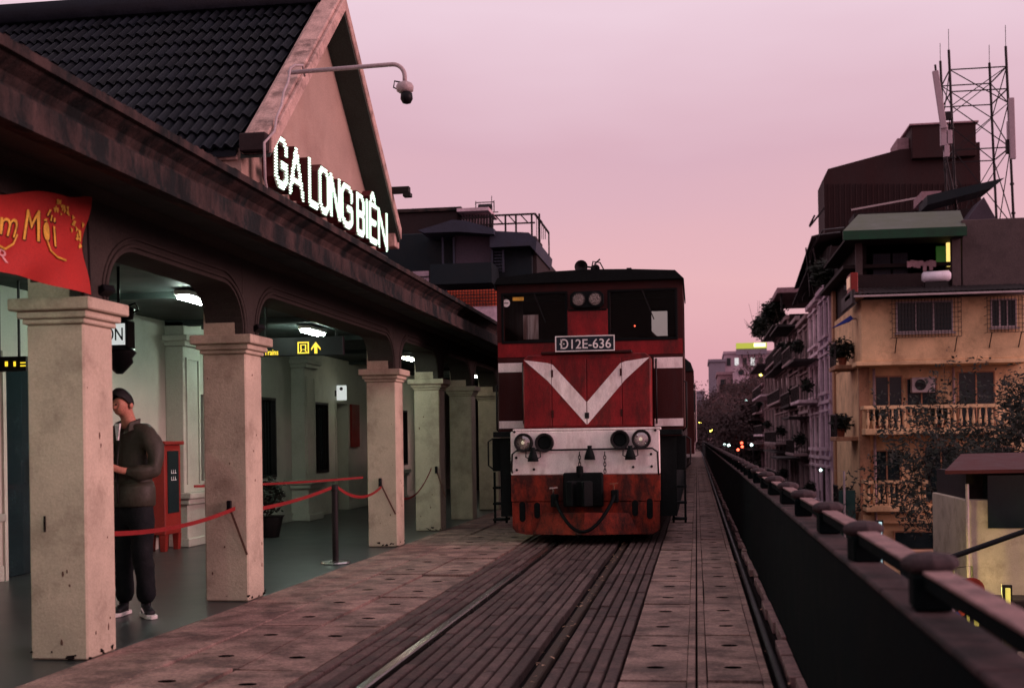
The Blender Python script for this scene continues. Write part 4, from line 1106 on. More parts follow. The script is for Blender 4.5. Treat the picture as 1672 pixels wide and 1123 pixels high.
# brighter red central panel & band under windows
bx('front_panel', M['red'], lo, wl1 + .03, wr0 - .03, CF - .02, CF - .001, 2.62, 3.22, .006)
bx('front_panel', M['red'], lo, cabL + .01, cabR - .01, CF - .008, CF - .001, 2.57, 2.78)
for (a, b) in ((wl0, wl1), (wr0, wr1)):
    fr = MB(); t = .035
    fr.box(a - t, b + t, CF - .02, CF - .001, wz1, wz1 + t).box(a - t, b + t, CF - .02, CF - .001, wz0 - t, wz0).box(a - t, a, CF - .02, CF - .001, wz0, wz1).box(b, b + t, CF - .02, CF - .001, wz0, wz1)
    f_ = fr.build('window_frame', M['grime'], lo, bevel=.004)
    MB().box(a, b, CF + .02, CF + .026, wz0, wz1).build('windscreen', M['cabglass'], f_)
    # wiper
    mb = MB().bar(((a + b) / 2, CF - .03, wz1 + .02), ((a + b) / 2 + .16, CF - .03, wz0 + .25), .014)
    mb.build('wiper', M['iron'], f_)
# cab shell
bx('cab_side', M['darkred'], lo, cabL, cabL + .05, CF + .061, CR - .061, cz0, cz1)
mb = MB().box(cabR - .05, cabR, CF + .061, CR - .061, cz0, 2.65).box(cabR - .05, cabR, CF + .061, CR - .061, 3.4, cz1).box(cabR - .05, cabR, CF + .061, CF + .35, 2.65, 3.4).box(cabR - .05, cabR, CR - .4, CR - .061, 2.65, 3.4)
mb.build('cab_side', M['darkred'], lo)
bx('side_window', M['winglass'], lo, cabR - .03, cabR - .02, CF + .35, CR - .4, 2.65, 3.4)
cloth_thin = bpy.data.materials.new('skylit_window_cloth'); cloth_thin.use_nodes = True
_n, _l = cloth_thin.node_tree.nodes, cloth_thin.node_tree.links
_n.clear(); _o = _n.new('ShaderNodeOutputMaterial'); _t = _n.new('ShaderNodeBsdfTranslucent'); _d = _n.new('ShaderNodeBsdfDiffuse'); _m = _n.new('ShaderNodeMixShader')
_w = _n.new('ShaderNodeTexNoise'); _w.inputs['Scale'].default_value = 9; _r = _n.new('ShaderNodeValToRGB'); _g = _n.new('ShaderNodeNewGeometry'); _p = _n.new('ShaderNodeMapping'); _p.inputs['Scale'].default_value = (2, 1, .25)
_r.color_ramp.elements[0].position = .35; _r.color_ramp.elements[0].color = (.45, .30, .28, 1); _r.color_ramp.elements[1].position = .65; _r.color_ramp.elements[1].color = (.92, .78, .76, 1)
_l.new(_g.outputs['Position'], _p.inputs[0]); _l.new(_p.outputs[0], _w.inputs[0]); _l.new(_w.outputs[0], _r.inputs[0]); _l.new(_r.outputs[0], _t.inputs[0]); _l.new(_r.outputs[0], _d.inputs[0])
_m.inputs[0].default_value = .15; _l.new(_t.outputs[0], _m.inputs[1]); _l.new(_d.outputs[0], _m.inputs[2]); _l.new(_m.outputs[0], _o.inputs[0])
# rear wall of the cab with two windows
rz0, rz1 = 2.90, 3.34
q0 = onY(843, 530, CR).x; q1 = onY(880, 530, CR).x; q2 = onY(1064, 530, CR).x; q3 = onY(1090, 530, CR).x
rz0 = onY(1078, 549, CR).z; rz1 = onY(1078, 508, CR).z
mb = MB(); mb.box(cabL, cabR, CR - .06, CR, cz0, rz0).box(cabL, cabR, CR - .06, CR, rz1, cz1)
mb.box(cabL, q0, CR - .06, CR, rz0, rz1).box(q1, q2, CR - .06, CR, rz0, rz1).box(q3, cabR, CR - .06, CR, rz0, rz1)
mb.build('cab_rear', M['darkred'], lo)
MB().box(q0 - .02, q1 + .02, CR + .02, CR + .03, rz0 - .02, rz1 + .02).build('added_curtain', cloth_thin, lo)  # cloth added to give the sky-lit pink of this rear window
MB().box(q0 + .17, q0 + .18, CR - .001, CR + .012, rz0, rz1).box(q0 + .22, q0 + .225, CR - .001, CR + .012, rz0, rz1).build('added_fold', M['farpink'], lo)  # thin bars added as dark streaks across the sky-lit window
bx('rear_window', M['cabglass'], lo, q2, q3, CR - .03, CR - .025, rz0, rz1)
# cab interior console
bx('console', M['grime'], lo, cabL + .1, cabR - .1, CF + .25, CF + .65, 1.6, 2.72)
rl_ = onY(1037, 533, CF + .3)
MB().lathe([(.003, 0), (.011, .006), (.003, .012)], (rl_.x, CF + .2, rl_.z), 'Y', 8).build('warning_light', M['redglow'], lo)
# roof
mb = MB()
roofp = [(cabL - .02, cz1 - .0), (cabL + .03, cz1 + .09), (LC - .6, cz1 + .155), (LC, cz1 + .17), (LC + .6, cz1 + .155), (cabR - .10, cz1 + .12), (cabR + .02, cz1 - .0), (cabR + .02, cz1 - .07), (cabR + .005, cz1 - .07), (cabR + .005, cz1 + .001), (cabL - .005, cz1 + .001), (cabL - .005, cz1 - .07), (cabL - .02, cz1 - .07)]
mb.prism(roofp, CF - .10, CR + .1, 'Y')
mb.build('cab_roof', M['grime'], lo)
# top headlights
hp = MB(); a, b, z0, z1 = LC - .255, LC + .215, 3.235, 3.47; c = .05
hp.prism([(a + c, z0), (b - c, z0), (b, z0 + c), (b, z1 - c), (b - c, z1), (a + c, z1), (a, z1 - c), (a, z0 + c)], CF - .07, CF - .001, 'Y')
hp = hp.build('headlight_box', M['grime'], lo, bevel=.008)
def lamp(parent, name, x, z, y, r, on, mat_lens=None):
    MB().lathe([(r * 1.0, 0), (r * 1.35, -.0), (r * 1.35, -.05), (r * 1.12, -.06), (r * 1.0, -.045)][::-1] if False else [(r * 1.35, 0), (r * 1.38, -.05), (r * 1.05, -.062), (r * 1.0, -.03)], (x, y, z), 'Y', 20).build(name, M['iron'], parent)
    o = [x_ for x_ in bpy.data.objects if x_.parent == parent][-1]
    return o
def headlight(x, z, y, r, on, parent=lo):
    h = MB().lathe([(r * 1.38, 0), (r * 1.40, -.06), (r * 1.28, -.075), (r * 1.02, -.07), (r * 1.0, -.035)], (x, y, z), 'Y', 22).build('headlight', M['iron'], parent)
    MB().lathe([(r * .99, -.0365), (r * .8, -.04), (r * .4, -.037), (.003, -.0365)], (x, y, z), 'Y', 18).build('reflector', M['lampface'] if on else M['grime'], h)
    if on: MB().lathe([(r * .28, -.052), (r * .22, -.062), (.003, -.064)], (x - r * .1, y, z), 'Y', 8).build('bulb', M['lampon'], h)
    if on: MB().lathe([(r * 1.0, -.058), (r * .6, -.066), (.003, -.068)], (x, y, z), 'Y', 18).build('lens', M['lens'], h)
for s in (-.135, .095):
    h = MB().lathe([(.095, 0), (.098, -.012), (.088, -.014), (.086, -.004)], (LC + s, CF - .071, 3.355), 'Y', 20).build('headlight', M['iron'], hp)
MB().lathe([(.084, 0), (.05, -.004), (.003, -.004)], (LC - .135, CF - .077, 3.355), 'Y', 16).build('reflector', M['dimlamp'], hp)
MB().lathe([(.084, 0), (.05, -.004), (.003, -.004)], (LC + .095, CF - .077, 3.355), 'Y', 16).build('reflector', M['dimlamp'], hp)
bx('visor_trim', M['grime'], lo, LC - .29, LC + .25, CF - .03, CF - .001, 3.20, 3.222)
# stickers
v = onY(826.5, 495, CF + .01)
MB().lathe([(.055, 0), (.055, .003), (.003, .003)], (v.x, CF + .012, v.z), 'Y', 20).build('round_sticker', M['platewhite'], lo)
MB().box(v.x - .03, v.x + .03, CF + .007, CF + .0105, v.z - .006, v.z + .006).build('sticker_print', M['signblack'], lo)
v = onY(846, 488, CF + .01)
MB().box(v.x - .08, v.x + .08, CF + .012, CF + .015, v.z - .026, v.z + .026).build('yellow_sticker', M['gold'], lo)
# roof horns
hx = onY(948, 437, CF)
hn = MB().lathe([(.03, .22), (.045, .08), (.085, .0), (.095, -.02), (.09, -.02), (.02, .05)], (hx.x, CF + .1, cz1 + .235), 'Y', 16).build('horn', M['iron'], lo, smooth=True)
MB().lathe([(.02, .2), (.03, .08), (.055, .0), (.06, -.02), (.01, .05)], (hx.x + .2, CF + .16, cz1 + .21), 'Y', 14).build('horn', M['iron'], lo, smooth=True)
MB().tube([(hx.x + .05, CF + .2, cz1 + .16), (hx.x + .05, CF + .2, cz1 + .25), (hx.x + .18, CF + .2, cz1 + .23)], .015, 6).tube([(hx.x + .12, CF + .2, cz1 + .16), (hx.x + .16, CF + .2, cz1 + .32), (hx.x + .26, CF + .2, cz1 + .30), (hx.x + .31, CF + .2, cz1 + .2), (hx.x + .32, CF + .2, cz1 + .15)], .010, 6).bar((hx.x + .18, CF + .2, cz1 + .28), (hx.x + .26, CF + .2, cz1 + .35), .02).build('horn_bracket', M['iron'], lo)
bx('roof_vent', M['iron'], lo, LC + .53, LC + .60, CF + .1, CF + .2, cz1 + .14, cz1 + .2, .005)
# side panels beside the nose
for s in (-1, 1):
    a, b = (LC + .90, cabR - .015) if s > 0 else (cabL + .015, LC - .90)
    z_s0, z_s1 = (2.37, 2.52) if s > 0 else (2.36, 2.49)
    bx('side_panel', M['darkred'], lo, a, b, CF - .03, CF - .009, 1.56, 2.55, .006)
    bx('white_stripe', M['white'], lo, a, b, CF - .036, CF - .0305, z_s0, z_s1)
    bx('white_stripe', M['white'], lo, a, b, CF - .036, CF - .0305, 1.565, 1.67)
    xx = LC + s * .93
    MB().tube([(xx, CF - .03, 2.50), (xx, CF - .11, 2.47), (xx, CF - .11, 1.64), (xx, CF - .03, 1.61)], .014, 8).build('handrail', M['iron'], lo, smooth=True)
    xx = LC + s * 1.34
    MB().tube([(LC + s * 1.29, CF + .1, 2.2), (xx, CF + .06, 2.17), (xx, CF + .06, 1.55), (LC + s * 1.29, CF + .1, 1.5)], .014, 8).build('handrail', M['iron'], lo, smooth=True)
# buffer beam
bl, br_ = LC - 1.035, LC + .985
cxm = (bl + br_) / 2
mb = MB().box(bl, br_, BF, BF + .12, .92, 1.512); mb.build('buffer_beam', M['white'], lo, bevel=.012)
mb = MB()
mb.prism([(bl, .919), (bl, .56), (br_, .56), (br_, .919)], BF + .002, BF + .12, 'Y'); mb.build('red_beam', M['lowred'], lo, bevel=.008)
mb = MB()
def slot_poly(x, z, hw, hh, n=5):
    p = []
    for k in range(n + 1): a = math.pi * k / n; p.append((x + hw * math.cos(a), z + hh - hw + hw * math.sin(a)))
    for k in range(n + 1): a = math.pi + math.pi * k / n; p.append((x + hw * math.cos(a), z - hh + hw + hw * math.sin(a)))
    return p
low = [(bl + .01, .553), (bl + .01, .20), (bl + .06, .14), (bl + .2, .11), (br_ - .12, .11), (br_ - .03, .16), (br_ - .01, .2), (br_ - .01, .553)]
mb.prism(low, BF + .012, BF + .05, 'Y'); plow = mb.build('pilot_plate', M['lowred'], lo, bevel=.006)
for px_, py_ in ((853, 835), (877, 833), (1037, 829), (1061, 830)):
    v = onY(px_, py_, BF); hh = .14 if px_ in (853, 1061) else .11
    ring = MB().prism(slot_poly(v.x, v.z, .052, hh + .012, 6), BF + .004, BF + .0115, 'Y').build('slot_rim', M['lowred'], plow)
    MB().prism(slot_poly(v.x, v.z, .042, hh, 6), BF + .001, BF + .0035, 'Y').build('oval_slot', M['grime'], plow)
# beams behind so nothing shows through
bx('underframe', M['grime'], lo, LC - 1.2, LC + 1.2, BF + .13, 29.5, .35, 1.43)
for px_, py_, on in ((855.5, 722.5, 1), (889.5, 722.5, 0), (1012.5, 717.5, 0), (1047.5, 716.5, 1)):
    v = onY(px_, py_, BF); headlight(v.x, v.z, BF - .001, .093, on)
# front grab bar
v0, v1 = onY(833, 738, BF), onY(1076, 730, BF)
gz = (v0.z + v1.z) / 2
MB().tube([(bl + .02, BF - .002, gz - .3), (bl + .02, BF - .06, gz - .26), (bl + .03, BF - .06, gz - .05), (bl + .09, BF - .06, gz), (br_ - .1, BF - .06, gz + .01), (br_ - .03, BF - .06, gz - .04), (br_ - .02, BF - .06, gz - .30), (br_ - .02, BF - .002, gz - .34)], .013, 8).build('grab_bar', M['iron'], lo, smooth=True)
def bell(x, z, loops=True):
    h = MB().lathe([(.075, 0), (.068, .05), (.045, .12), (.03, .15), (.03, .19)], (x, BF - .10, z), n=12).build('brake_hose_cap', M['grime'], lo, smooth=True)
    if loops:
        MB().tube([(x - .05, BF - .09, z + .17), (x - .095, BF - .09, z + .15), (x - .10, BF - .09, z + .06), (x - .06, BF - .09, z + .04)], .008, 6).tube([(x + .05, BF - .09, z + .17), (x + .095, BF - .09, z + .15), (x + .10, BF - .09, z + .06), (x + .06, BF - .09, z + .04)], .008, 6).build('cap_loop', M['iron'], h)
for px_, py_, l_ in ((872, 753, 1), (964, 750, 0), (1030, 750, 1)):
    v = onY(px_, py_, BF); bell(v.x, v.z, l_)
# hanging chains
def chain(x, z0, z1):
    c = MB(); z = z0; k = 0
    while z > z1:
        r_ = .016
        pts_ = [(x + (r_ * math.cos(a) if k % 2 else 0), BF - .07 + (0 if k % 2 else r_ * math.cos(a)), z - .022 + .03 * math.sin(a)) for a in [i * math.pi / 4 for i in range(9)]]
        c.tube(pts_, .006, 5, cap=False); z -= .046; k += 1
    return c.build('chain', M['iron'], lo)
v = onY(947, 738, BF); chain(v.x, v.z, v.z - .17)
MB().lathe([(.02, .06), (.045, .05), (.05, -.05), (.035, -.1)], (v.x - .0, BF - .07, v.z - .24), n=10).build('hook_block', M['grime'], lo)
v = onY(988, 738, BF); chain(v.x, v.z, v.z - .26)
# rivets and bolts
mb = MB()
for px_, py_ in ((843, 747), (844, 767), (872, 766), (1034, 762), (1064, 761), (1063, 741), (840, 705), (1070, 702)):
    v = onY(px_, py_, BF); mb.lathe([(.018, .01), (.018, -.012), (.006, -.018)], (v.x, BF, v.z), 'Y', 8)
mb.build('bolt', M['iron'], lo)
# coupler
v = onY(953, 800, BF)
bx('coupler_housing', M['grime'], lo, v.x - .27, v.x + .27, BF - .10, BF + .0, v.z - .22, v.z + .24, .02)
mb = MB().box(v.x - .12, v.x + .12, BF - .42, BF - .101, v.z - .17, v.z + .12)
mb.prism([(v.x - .17, BF - .421), (v.x + .15, BF - .421), (v.x + .17, BF - .56), (v.x + .06, BF - .66), (v.x + .02, BF - .60), (v.x + .05, BF - .52), (v.x - .05, BF - .50), (v.x - .09, BF - .62), (v.x - .18, BF - .60)], v.z - .19, v.z + .14, 'Z')
mb.build('coupler', M['grime'], lo, bevel=.012)
# hanging air hose
h0, h1 = onY(905, 812, BF), onY(1003, 805, BF)
pts_ = []
for k in range(15):
    t = k / 14; pts_.append((h0.x + (h1.x - h0.x) * t + .02, BF - .12 - .30 * math.sin(t * math.pi), h0.z + (h1.z - h0.z) * t - .46 * (math.sin(t * math.pi) ** .8)))
MB().tube(pts_, .024, 10).build('air_hose', M['grime'], lo, smooth=True)
for h in (h0, h1):
    MB().box(h.x - .035, h.x + .06, BF - .15, BF - .001, h.z - .12, h.z + .05).build('hose_valve', M['grime'], lo, bevel=.01)
    MB().tube([(h.x, BF - .08, h.z + .05), (h.x, BF - .1, h.z + .12)], .012, 6).bar((h.x - .05, BF - .1, h.z + .13), (h.x + .06, BF - .1, h.z + .14), .02).build('valve_handle', M['chrome'] if h is h0 else M['leafred'], lo)
# V plow
mb = MB(); v = onY(957, 860, BF)
mb.add([(v.x, BF - .34, .13), (v.x, BF - .20, .42), (v.x + .72, BF - .02, .12), (v.x + .58, BF - .005, .40), (v.x - .72, BF - .02, .12), (v.x - .58, BF - .005, .40), (v.x, BF - .0, .12), (v.x, BF, .42)],
       [(0, 2, 3, 1), (0, 1, 5, 4), (1, 3, 7, 5), (0, 4, 6, 2)])
mb.build('rail_guard', M['lowred'], lo)
# steps left and right, tanks, long hood, bogies
for s in (-1, 1):
    x0_ = LC + s * 1.13; x1_ = LC + s * 1.33
    a, b = sorted((x0_, x1_))
    bx('side_box', M['grime'], lo, a, b, BF + .25, BF + .75, .97, 1.43, .01)
    mb = MB().bar((a + .02, BF + .3, .96), (a + .02, BF + .3, .25), .03).bar((b - .02, BF + .3, .96), (b - .02, BF + .3, .25), .03)
    for z in (.3, .52, .74): mb.box(a, b, BF + .24, BF + .5, z - .015, z + .015)
    mb.build('step_ladder', M['grime'], lo)
    xx = LC + s * 1.36
    MB().tube([(x1_, BF + .3, 1.42), (xx + s * .03, BF + .28, 1.38), (xx + s * .03, BF + .28, 1.05), (x1_, BF + .3, 1.0)], .012, 6).build('step_handrail', M['iron'], lo)
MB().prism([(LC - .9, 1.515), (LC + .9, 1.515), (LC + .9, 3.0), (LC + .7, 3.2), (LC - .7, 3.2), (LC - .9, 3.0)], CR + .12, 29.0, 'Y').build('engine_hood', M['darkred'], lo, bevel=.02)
for yb in (18.6, 26.6):
    for dy in (-.95, .95):
        ws = MB()
        for s in (-1, 1): ws.lathe([(.05, -.07), (.42, -.07), (.42, .05), (.46, .07), (.05, .07)] if s < 0 else [(.05, -.07), (.46, -.07), (.42, -.05), (.42, .07), (.05, .07)], (LC + s * .5 , yb + dy, .42), 'X', 24)
        ws.tube([(LC - .5, yb + dy, .42), (LC + .5, yb + dy, .42)], .07, 8)
        ws.build('wheelset', M['iron'], lo)
mb = MB()
for s in (-1, 1): mb.tube([(LC + s * 1.25, CR + .2, 2.4), (LC + s * 1.25, 29, 2.4)], .015, 6)
for s in (-1, 1):
    for k in range(6): mb.tube([(LC + s * 1.25, CR + .4 + k * 1.7, 1.43), (LC + s * 1.25, CR + .4 + k * 1.7, 2.4)], .015, 6)
mb.build('walkway_rail', M['iron'], lo)
# ---- coaches
def coach(y0, L=19.5):
    c = thing('passenger_coach', (LC, y0, 0), '', 'train coach', 'passenger coaches behind the locomotive')
    hw, zt = 1.42, 3.28
    p = [(LC - hw, 1.0), (LC + hw, 1.0), (LC + hw, 2.95)]
    for k in range(9):
        a = math.pi * k / 8; p.append((LC + hw * math.cos(a) * .985, 3.0 + .62 * math.sin(a)))
    p.append((LC - hw, 2.95))
    MB().prism([q for q in p if True], y0, y0 + L, 'Y').build('body', M['darkred'], c)
    pr2 = [(LC + (hw + .01) * math.cos(math.pi * k / 10), 3.02 + .64 * math.sin(math.pi * k / 10)) for k in range(11)]
    MB().prism(pr2, y0 - .06, y0 + L + .06, 'Y').build('roof', M['fascia'], c)
    for k in range(9):
        ya = y0 + 1.6 + k * 1.9
        for s in (-1, 1):
            w = MB().box(LC + s * (hw + .001), LC + s * (hw + .03), ya, ya + 1.1, 2.05, 2.75).build('window', M['winglass'], c)
            MB().box(LC + s * (hw + .002), LC + s * (hw + .045), ya - .05, ya + 1.15, 2.0, 2.045).box(LC + s * (hw + .002), LC + s * (hw + .045), ya - .05, ya + 1.15, 2.755, 2.8).build('window_frame', M['chrome'], w)
    bx('lower_band', M['greywall'], c, LC + hw + .001, LC + hw + .008, y0 + .02, y0 + L - .02, 1.02, 1.18)
    for yb in (y0 + 2.6, y0 + L - 2.6):
        ws = MB()
        for dy in (-1, 1):
            for s in (-1, 1): ws.lathe([(.05, -.06), (.40, -.06), (.40, .06), (.05, .06)], (LC + s * .5, yb + dy, .39), 'X', 18)
        ws.box(LC - .9, LC + .9, yb - 1.5, yb + 1.5, .45, .98)
        ws.build('bogie', M['grime'], c)
    mb = MB()
    for s in (-1, 1):
        xx = LC + s * (hw + .05)
        for yy in (y0 + .35, y0 + .95): mb.tube([(xx - s * .05, yy, 2.6), (xx, yy, 2.56), (xx, yy, 1.3), (xx - s * .05, yy, 1.25)], .015, 6)
    mb.build('door_handrail', M['pipe'], c)
    return c
c1 = coach(30.2); c1['label'] = 'first dark red passenger coach, right behind the locomotive'
c2 = coach(50.2); c2['label'] = 'second passenger coach, showing only past the edge of the first coach'
c3 = coach(70.2); c3['label'] = 'last passenger coach in the train, farthest along the track'

# ================================================================== BUILDINGS ON THE LEFT BEHIND THE STATION
def lb(px, py, y=40): v = onY(px, py, y); return v.x, v.z
hb = thing('rooftop_house', (-8, 42, -5), 'dark stacked rooftop building with blue sheet awning and truss frame behind the canopy', 'building')
xa, za = lb(640, 330); xb, zb = lb(728, 330); xc_, zc_ = lb(875, 440); xe, ze = lb(872, 385)
bx('main_block', M['tealdark'], hb, xa - 6, xb + .1, 41.0, 50, -5, lb(700, 372)[1], .03)
bx('main_block', M['darkwall'], hb, xa - 6, xb, 42, 50, lb(700, 372)[1] + .01, za, .03)
bx('parapet_edge', M['fascia'], hb, xa - 6, xb + .15, 41.9, 50, za + .001, za + .12)
x1_, _ = lb(742, 400); x2_, _ = lb(803, 400)
bx('grey_bay', M['greyviolet'], hb, x1_, x2_, 40, 49, lb(742, 440)[1] - 3, lb(742, 383)[1], .03)
bx('dark_bay', M['tealdark'], hb, x2_ + .01, lb(868, 400)[0], 40.2, 49, -5, lb(850, 403)[1], .03)
bx('corner_post', M['darkwall'], hb, lb(868, 400)[0] + .01, xc_, 40.25, 49, -5, lb(850, 403)[1] - .02)
# blue awnings
pA = [lb(690, 382), lb(745, 365), lb(765, 366), lb(812, 379), lb(812, 388), lb(755, 384), lb(700, 386)]
MB().prism(pA, 39.3, 41.5, 'Y').build('blue_awning', M['bluegrey'], hb)
pB = [lb(803, 380), lb(866, 383), lb(879, 395), lb(877, 414), lb(868, 404), lb(803, 407)]
MB().prism(pB, 39.6, 44, 'Y').build('blue_awning', M['bluegrey'], hb, label='blue grey sheet awning over the corner balcony')
mb = MB()
for px_ in (723.5, 741.5, 804, 822): 
    a = lb(px_, 388 if px_ < 800 else 408); mb.box(a[0] - .03, a[0] + .03, 39.9, 39.97, lb(px_, 445)[1], a[1])
for k in range(7):
    a = lb(804, 412 + k * 5); mb.box(a[0], lb(822, 400)[0], 39.98, 40.0, a[1] - .02, a[1] + .02)
mb.build('balcony_post', M['bluegrey'], hb)
bx('sloping_roof', M['tealdark'], hb, lb(718, 460)[0], lb(815, 460)[0], 38.5, 40, lb(740, 473)[1], lb(740, 441)[1])
# truss frame on the roof
mb = MB()
tz0, tz1, tzm = lb(800, 368)[1], lb(800, 334)[1], lb(800, 349)[1]
for px_ in (785, 810, 828, 855, 868):
    x = lb(px_, 340)[0]; mb.bar((x, 42, tz0 - .3), (x, 42, tz1), .06)
mb.bar((lb(730, 0)[0], 42, tzm), (lb(856, 0)[0], 42, tzm), .05).bar((lb(786, 0)[0], 42, tz1), (lb(856, 0)[0], 42, tz1), .06)
for pa in (788, 810, 831): mb.bar((lb(pa, 0)[0], 42, tz1), (lb(pa + 13, 0)[0], 42, tzm), .04)
x = lb(856, 0)[0]
mb.bar((x, 42, tz1), (x + .0, 46, tz1), .06).bar((x, 46, tz1), (x, 46, tz0 - .3), .05).bar((x, 42, tz1), (lb(868, 0)[0], 42, tzm), .05)
for k in range(6): mb.bar((x + .05 + k * .06, 42, tz0 - .2), (x + .05 + k * .06, 42, tz1 - .1 - k * .08), .02)
mb.build('roof_truss', M['tower'], hb)
mb = MB()
gz0, gz1 = lb(760, 352)[1], lb(760, 334)[1]
for px_ in range(733, 785, 5):
    mb.bar((lb(px_, 0)[0], 41.9, tz0 - .2), (lb(px_ + 2, 0)[0], 41.9, gz1), .05)
for z in (gz0, gz0 - .12, gz0 + .25, tz0 + .1): mb.bar((lb(731, 0)[0], 41.85, z), (lb(785, 0)[0], 41.85, z), .05)
mb.build('roof_fence', M['tower'], hb)
bx('roof_screen', M['palewall'], hb, lb(729, 0)[0], lb(781, 0)[0], 42.2, 42.3, lb(0, 0)[1] * 0 + tz1 - .35, tz1 - .02)
bx('roof_slab', M['palewall'], hb, lb(726, 0)[0], lb(780, 0)[0], 41.6, 43.5, lb(750, 329)[1] - .03, lb(750, 325)[1])
bx('stair_head', M['darkwall'], hb, lb(822, 0)[0], lb(850, 0)[0], 43, 45, tz0 - .5, lb(835, 367)[1] + .1)
sh = thing('solar_heater', (lb(772, 320)[0], 42.5, lb(772, 325)[1]), 'small rooftop water heater tank on a rack against the pink sky', 'water heater')
v = lb(772, 317)
MB().tube([(v[0] - .25, 42.5, v[1]), (v[0] + .22, 42.5, v[1])], .14, 12).build('tank', M['tower'], sh)
mb = MB()
for dx in (-.35, .3): mb.bar((v[0] + dx, 42.5, lb(772, 325)[1]), (v[0] + dx, 42.5, v[1] + .25), .03)
mb.bar((v[0] - .35, 42.5, v[1] + .2), (v[0] + .3, 42.5, v[1] + .2), .03).bar((v[0] - .35, 42.5, v[1] - .16), (v[0] + .45, 42.5, v[1] - .16), .03).bar((v[0] + .22, 42.5, v[1]), (v[0] + .22, 42.5, v[1] + .42), .02)
mb.build('rack', M['tower'], sh)
# pink gap window: an open frame looking at the sky-lit wall
wf = lb(675, 437); wg = lb(720, 466)
bx('pale_wall_panel', M['farwhite'], hb, wf[0] - 1, wg[0], 40.9, 40.98, wg[1] - 1, wf[1])
mb = MB()
for px_ in (686, 699, 711): mb.box(lb(px_, 0)[0] - .02, lb(px_, 0)[0] + .02, 40.84, 40.88, wg[1] - 1, wf[1])
for py_ in (446, 456): mb.box(wf[0] - 1, wg[0], 40.82, 40.838, lb(700, py_)[1] - .02, lb(700, py_)[1] + .02)
mb.build('panel_grid', M['tower'], hb)
# orange sheet
oo = thing('orange_sheet_wall', (lb(770, 480, 34)[0], 34, 0), 'orange sheet metal wall with a dark mesh above the canopy beside the train', 'sheet wall')
a = lb(730, 475, 34); b = lb(812, 499, 34)
bx('sheet', M['orangesheet'], oo, a[0], b[0], 34, 34.1, b[1], a[1])
bx('white_strip', M['farwhite'], oo, a[0], b[0], 33.98, 34.08, b[1] - 1.2, b[1] - .005)
bx('support', M['darkwall'], oo, a[0], b[0], 34.11, 34.3, -5, a[1] - .05)
mb = MB()
x = a[0]
while x < b[0]: mb.box(x, x + .02, 33.95, 33.97, b[1], a[1]); x += .085
for k in range(5): mb.box(a[0], b[0], 33.93, 33.948, b[1] + (a[1] - b[1]) * (k + .5) / 5 - .012, b[1] + (a[1] - b[1]) * (k + .5) / 5 + .012)
mb.build('mesh_grille', M['tower'], oo)

# ================================================================== RIGHT SIDE: HOUSES ALONG THE STREET
ST = -5.0
def window(parent, x0, x1, y, z0, z1, frame=M['pipe'], glassm=None, mull=1, sill=True, bars=0, lit=None):
    """window on a wall facing -Y at plane y"""
    w = MB().box(x0, x1, y - .03, y - .003, z0, z1).build('window', lit or glassm or M['winglass'], parent)
    t = .05; fr = MB()
    fr.box(x0 - t, x0, y - .07, y - .002, z0 - t, z1 + t).box(x1, x1 + t, y - .07, y - .002, z0 - t, z1 + t).box(x0, x1, y - .068, y - .002, z1, z1 + t).box(x0, x1, y - .068, y - .002, z0 - t, z0)
    for k in range(mull):
        x = x0 + (x1 - x0) * (k + 1) / (mull + 1); fr.box(x - .025, x + .025, y - .06, y - .031, z0, z1)
    fr.build('frame', frame, w)
    if sill: MB().box(x0 - .12, x1 + .12, y - .18, y - .072, z0 - .12, z0 - .06).build('sill', frame, w)
    return w
def windowX(parent, x, y0, y1, z0, z1, frame, glassm=None, shutters=False, sill=True):
    """window on a wall facing -X at plane x"""
    w = MB().box(x - .03, x - .003, y0, y1, z0, z1).build('window', glassm or M['winglass'], parent)
    t = .09; fr = MB()
    fr.box(x - .08, x - .002, y0 - t, y0, z0 - t, z1 + t).box(x - .08, x - .002, y1, y1 + t, z0 - t, z1 + t).box(x - .078, x - .002, y0, y1, z1, z1 + t)
    fr.box(x - .06, x - .031, (y0 + y1) / 2 - .03, (y0 + y1) / 2 + .03, z0, z1)
    fr.build('frame', frame, w)
    if sill: MB().box(x - .28, x - .085, y0 - .2, y1 + .2, z0 - .16, z0 - .02).box(x - .24, x - .085, y0 - .2, y1 + .2, z1 + t + .05, z1 + t + .15).build('sill', frame, w)
    return w
def balcony(parent, x0, x1, y0, y1, z, m, h=.9, kind='baluster', nb=12, mrail=None):
    """balcony slab with rail along the -Y edge (y0) and -X edge (x0)"""
    b = MB().box(x0, x1, y0, y1, z - .22, z).build('balcony', m, parent, bevel=.02)
    MB().box(x0 - .04, x1 + .04, y0 - .05, y0 + .10, z + h - .12, z + h).box(x0 - .04, x0 + .10, y0 + .101, y1, z + h - .12, z + h).build('balcony_rail', mrail or m, b)
    for k in range(nb):
        x = x0 + .1 + (x1 - x0 - .2) * k / (nb - 1)
        if kind == 'baluster':
            MB().lathe([(.03, 0), (.03, .05), (.055, .15), (.065, .25), (.03, .5), (.03, .62), (.05, .7), (.05, h - .13)], (x, y0 + .03, z + .001), n=6).build('baluster', m, b)
        else:
            MB().box(x - .012, x + .012, y0 + .02, y0 + .045, z + .001, z + h - .121).build('baluster', M['iron'], b)
    n2 = max(2, int((y1 - y0) / .3))
    for k in range(n2):
        y = y0 + .2 + (y1 - y0 - .3) * k / n2
        MB().box(x0 + .01, x0 + .05, y - .02, y + .02, z + .001, z + h - .121).build('baluster', m if kind == 'baluster' else M['iron'], b)
    return b
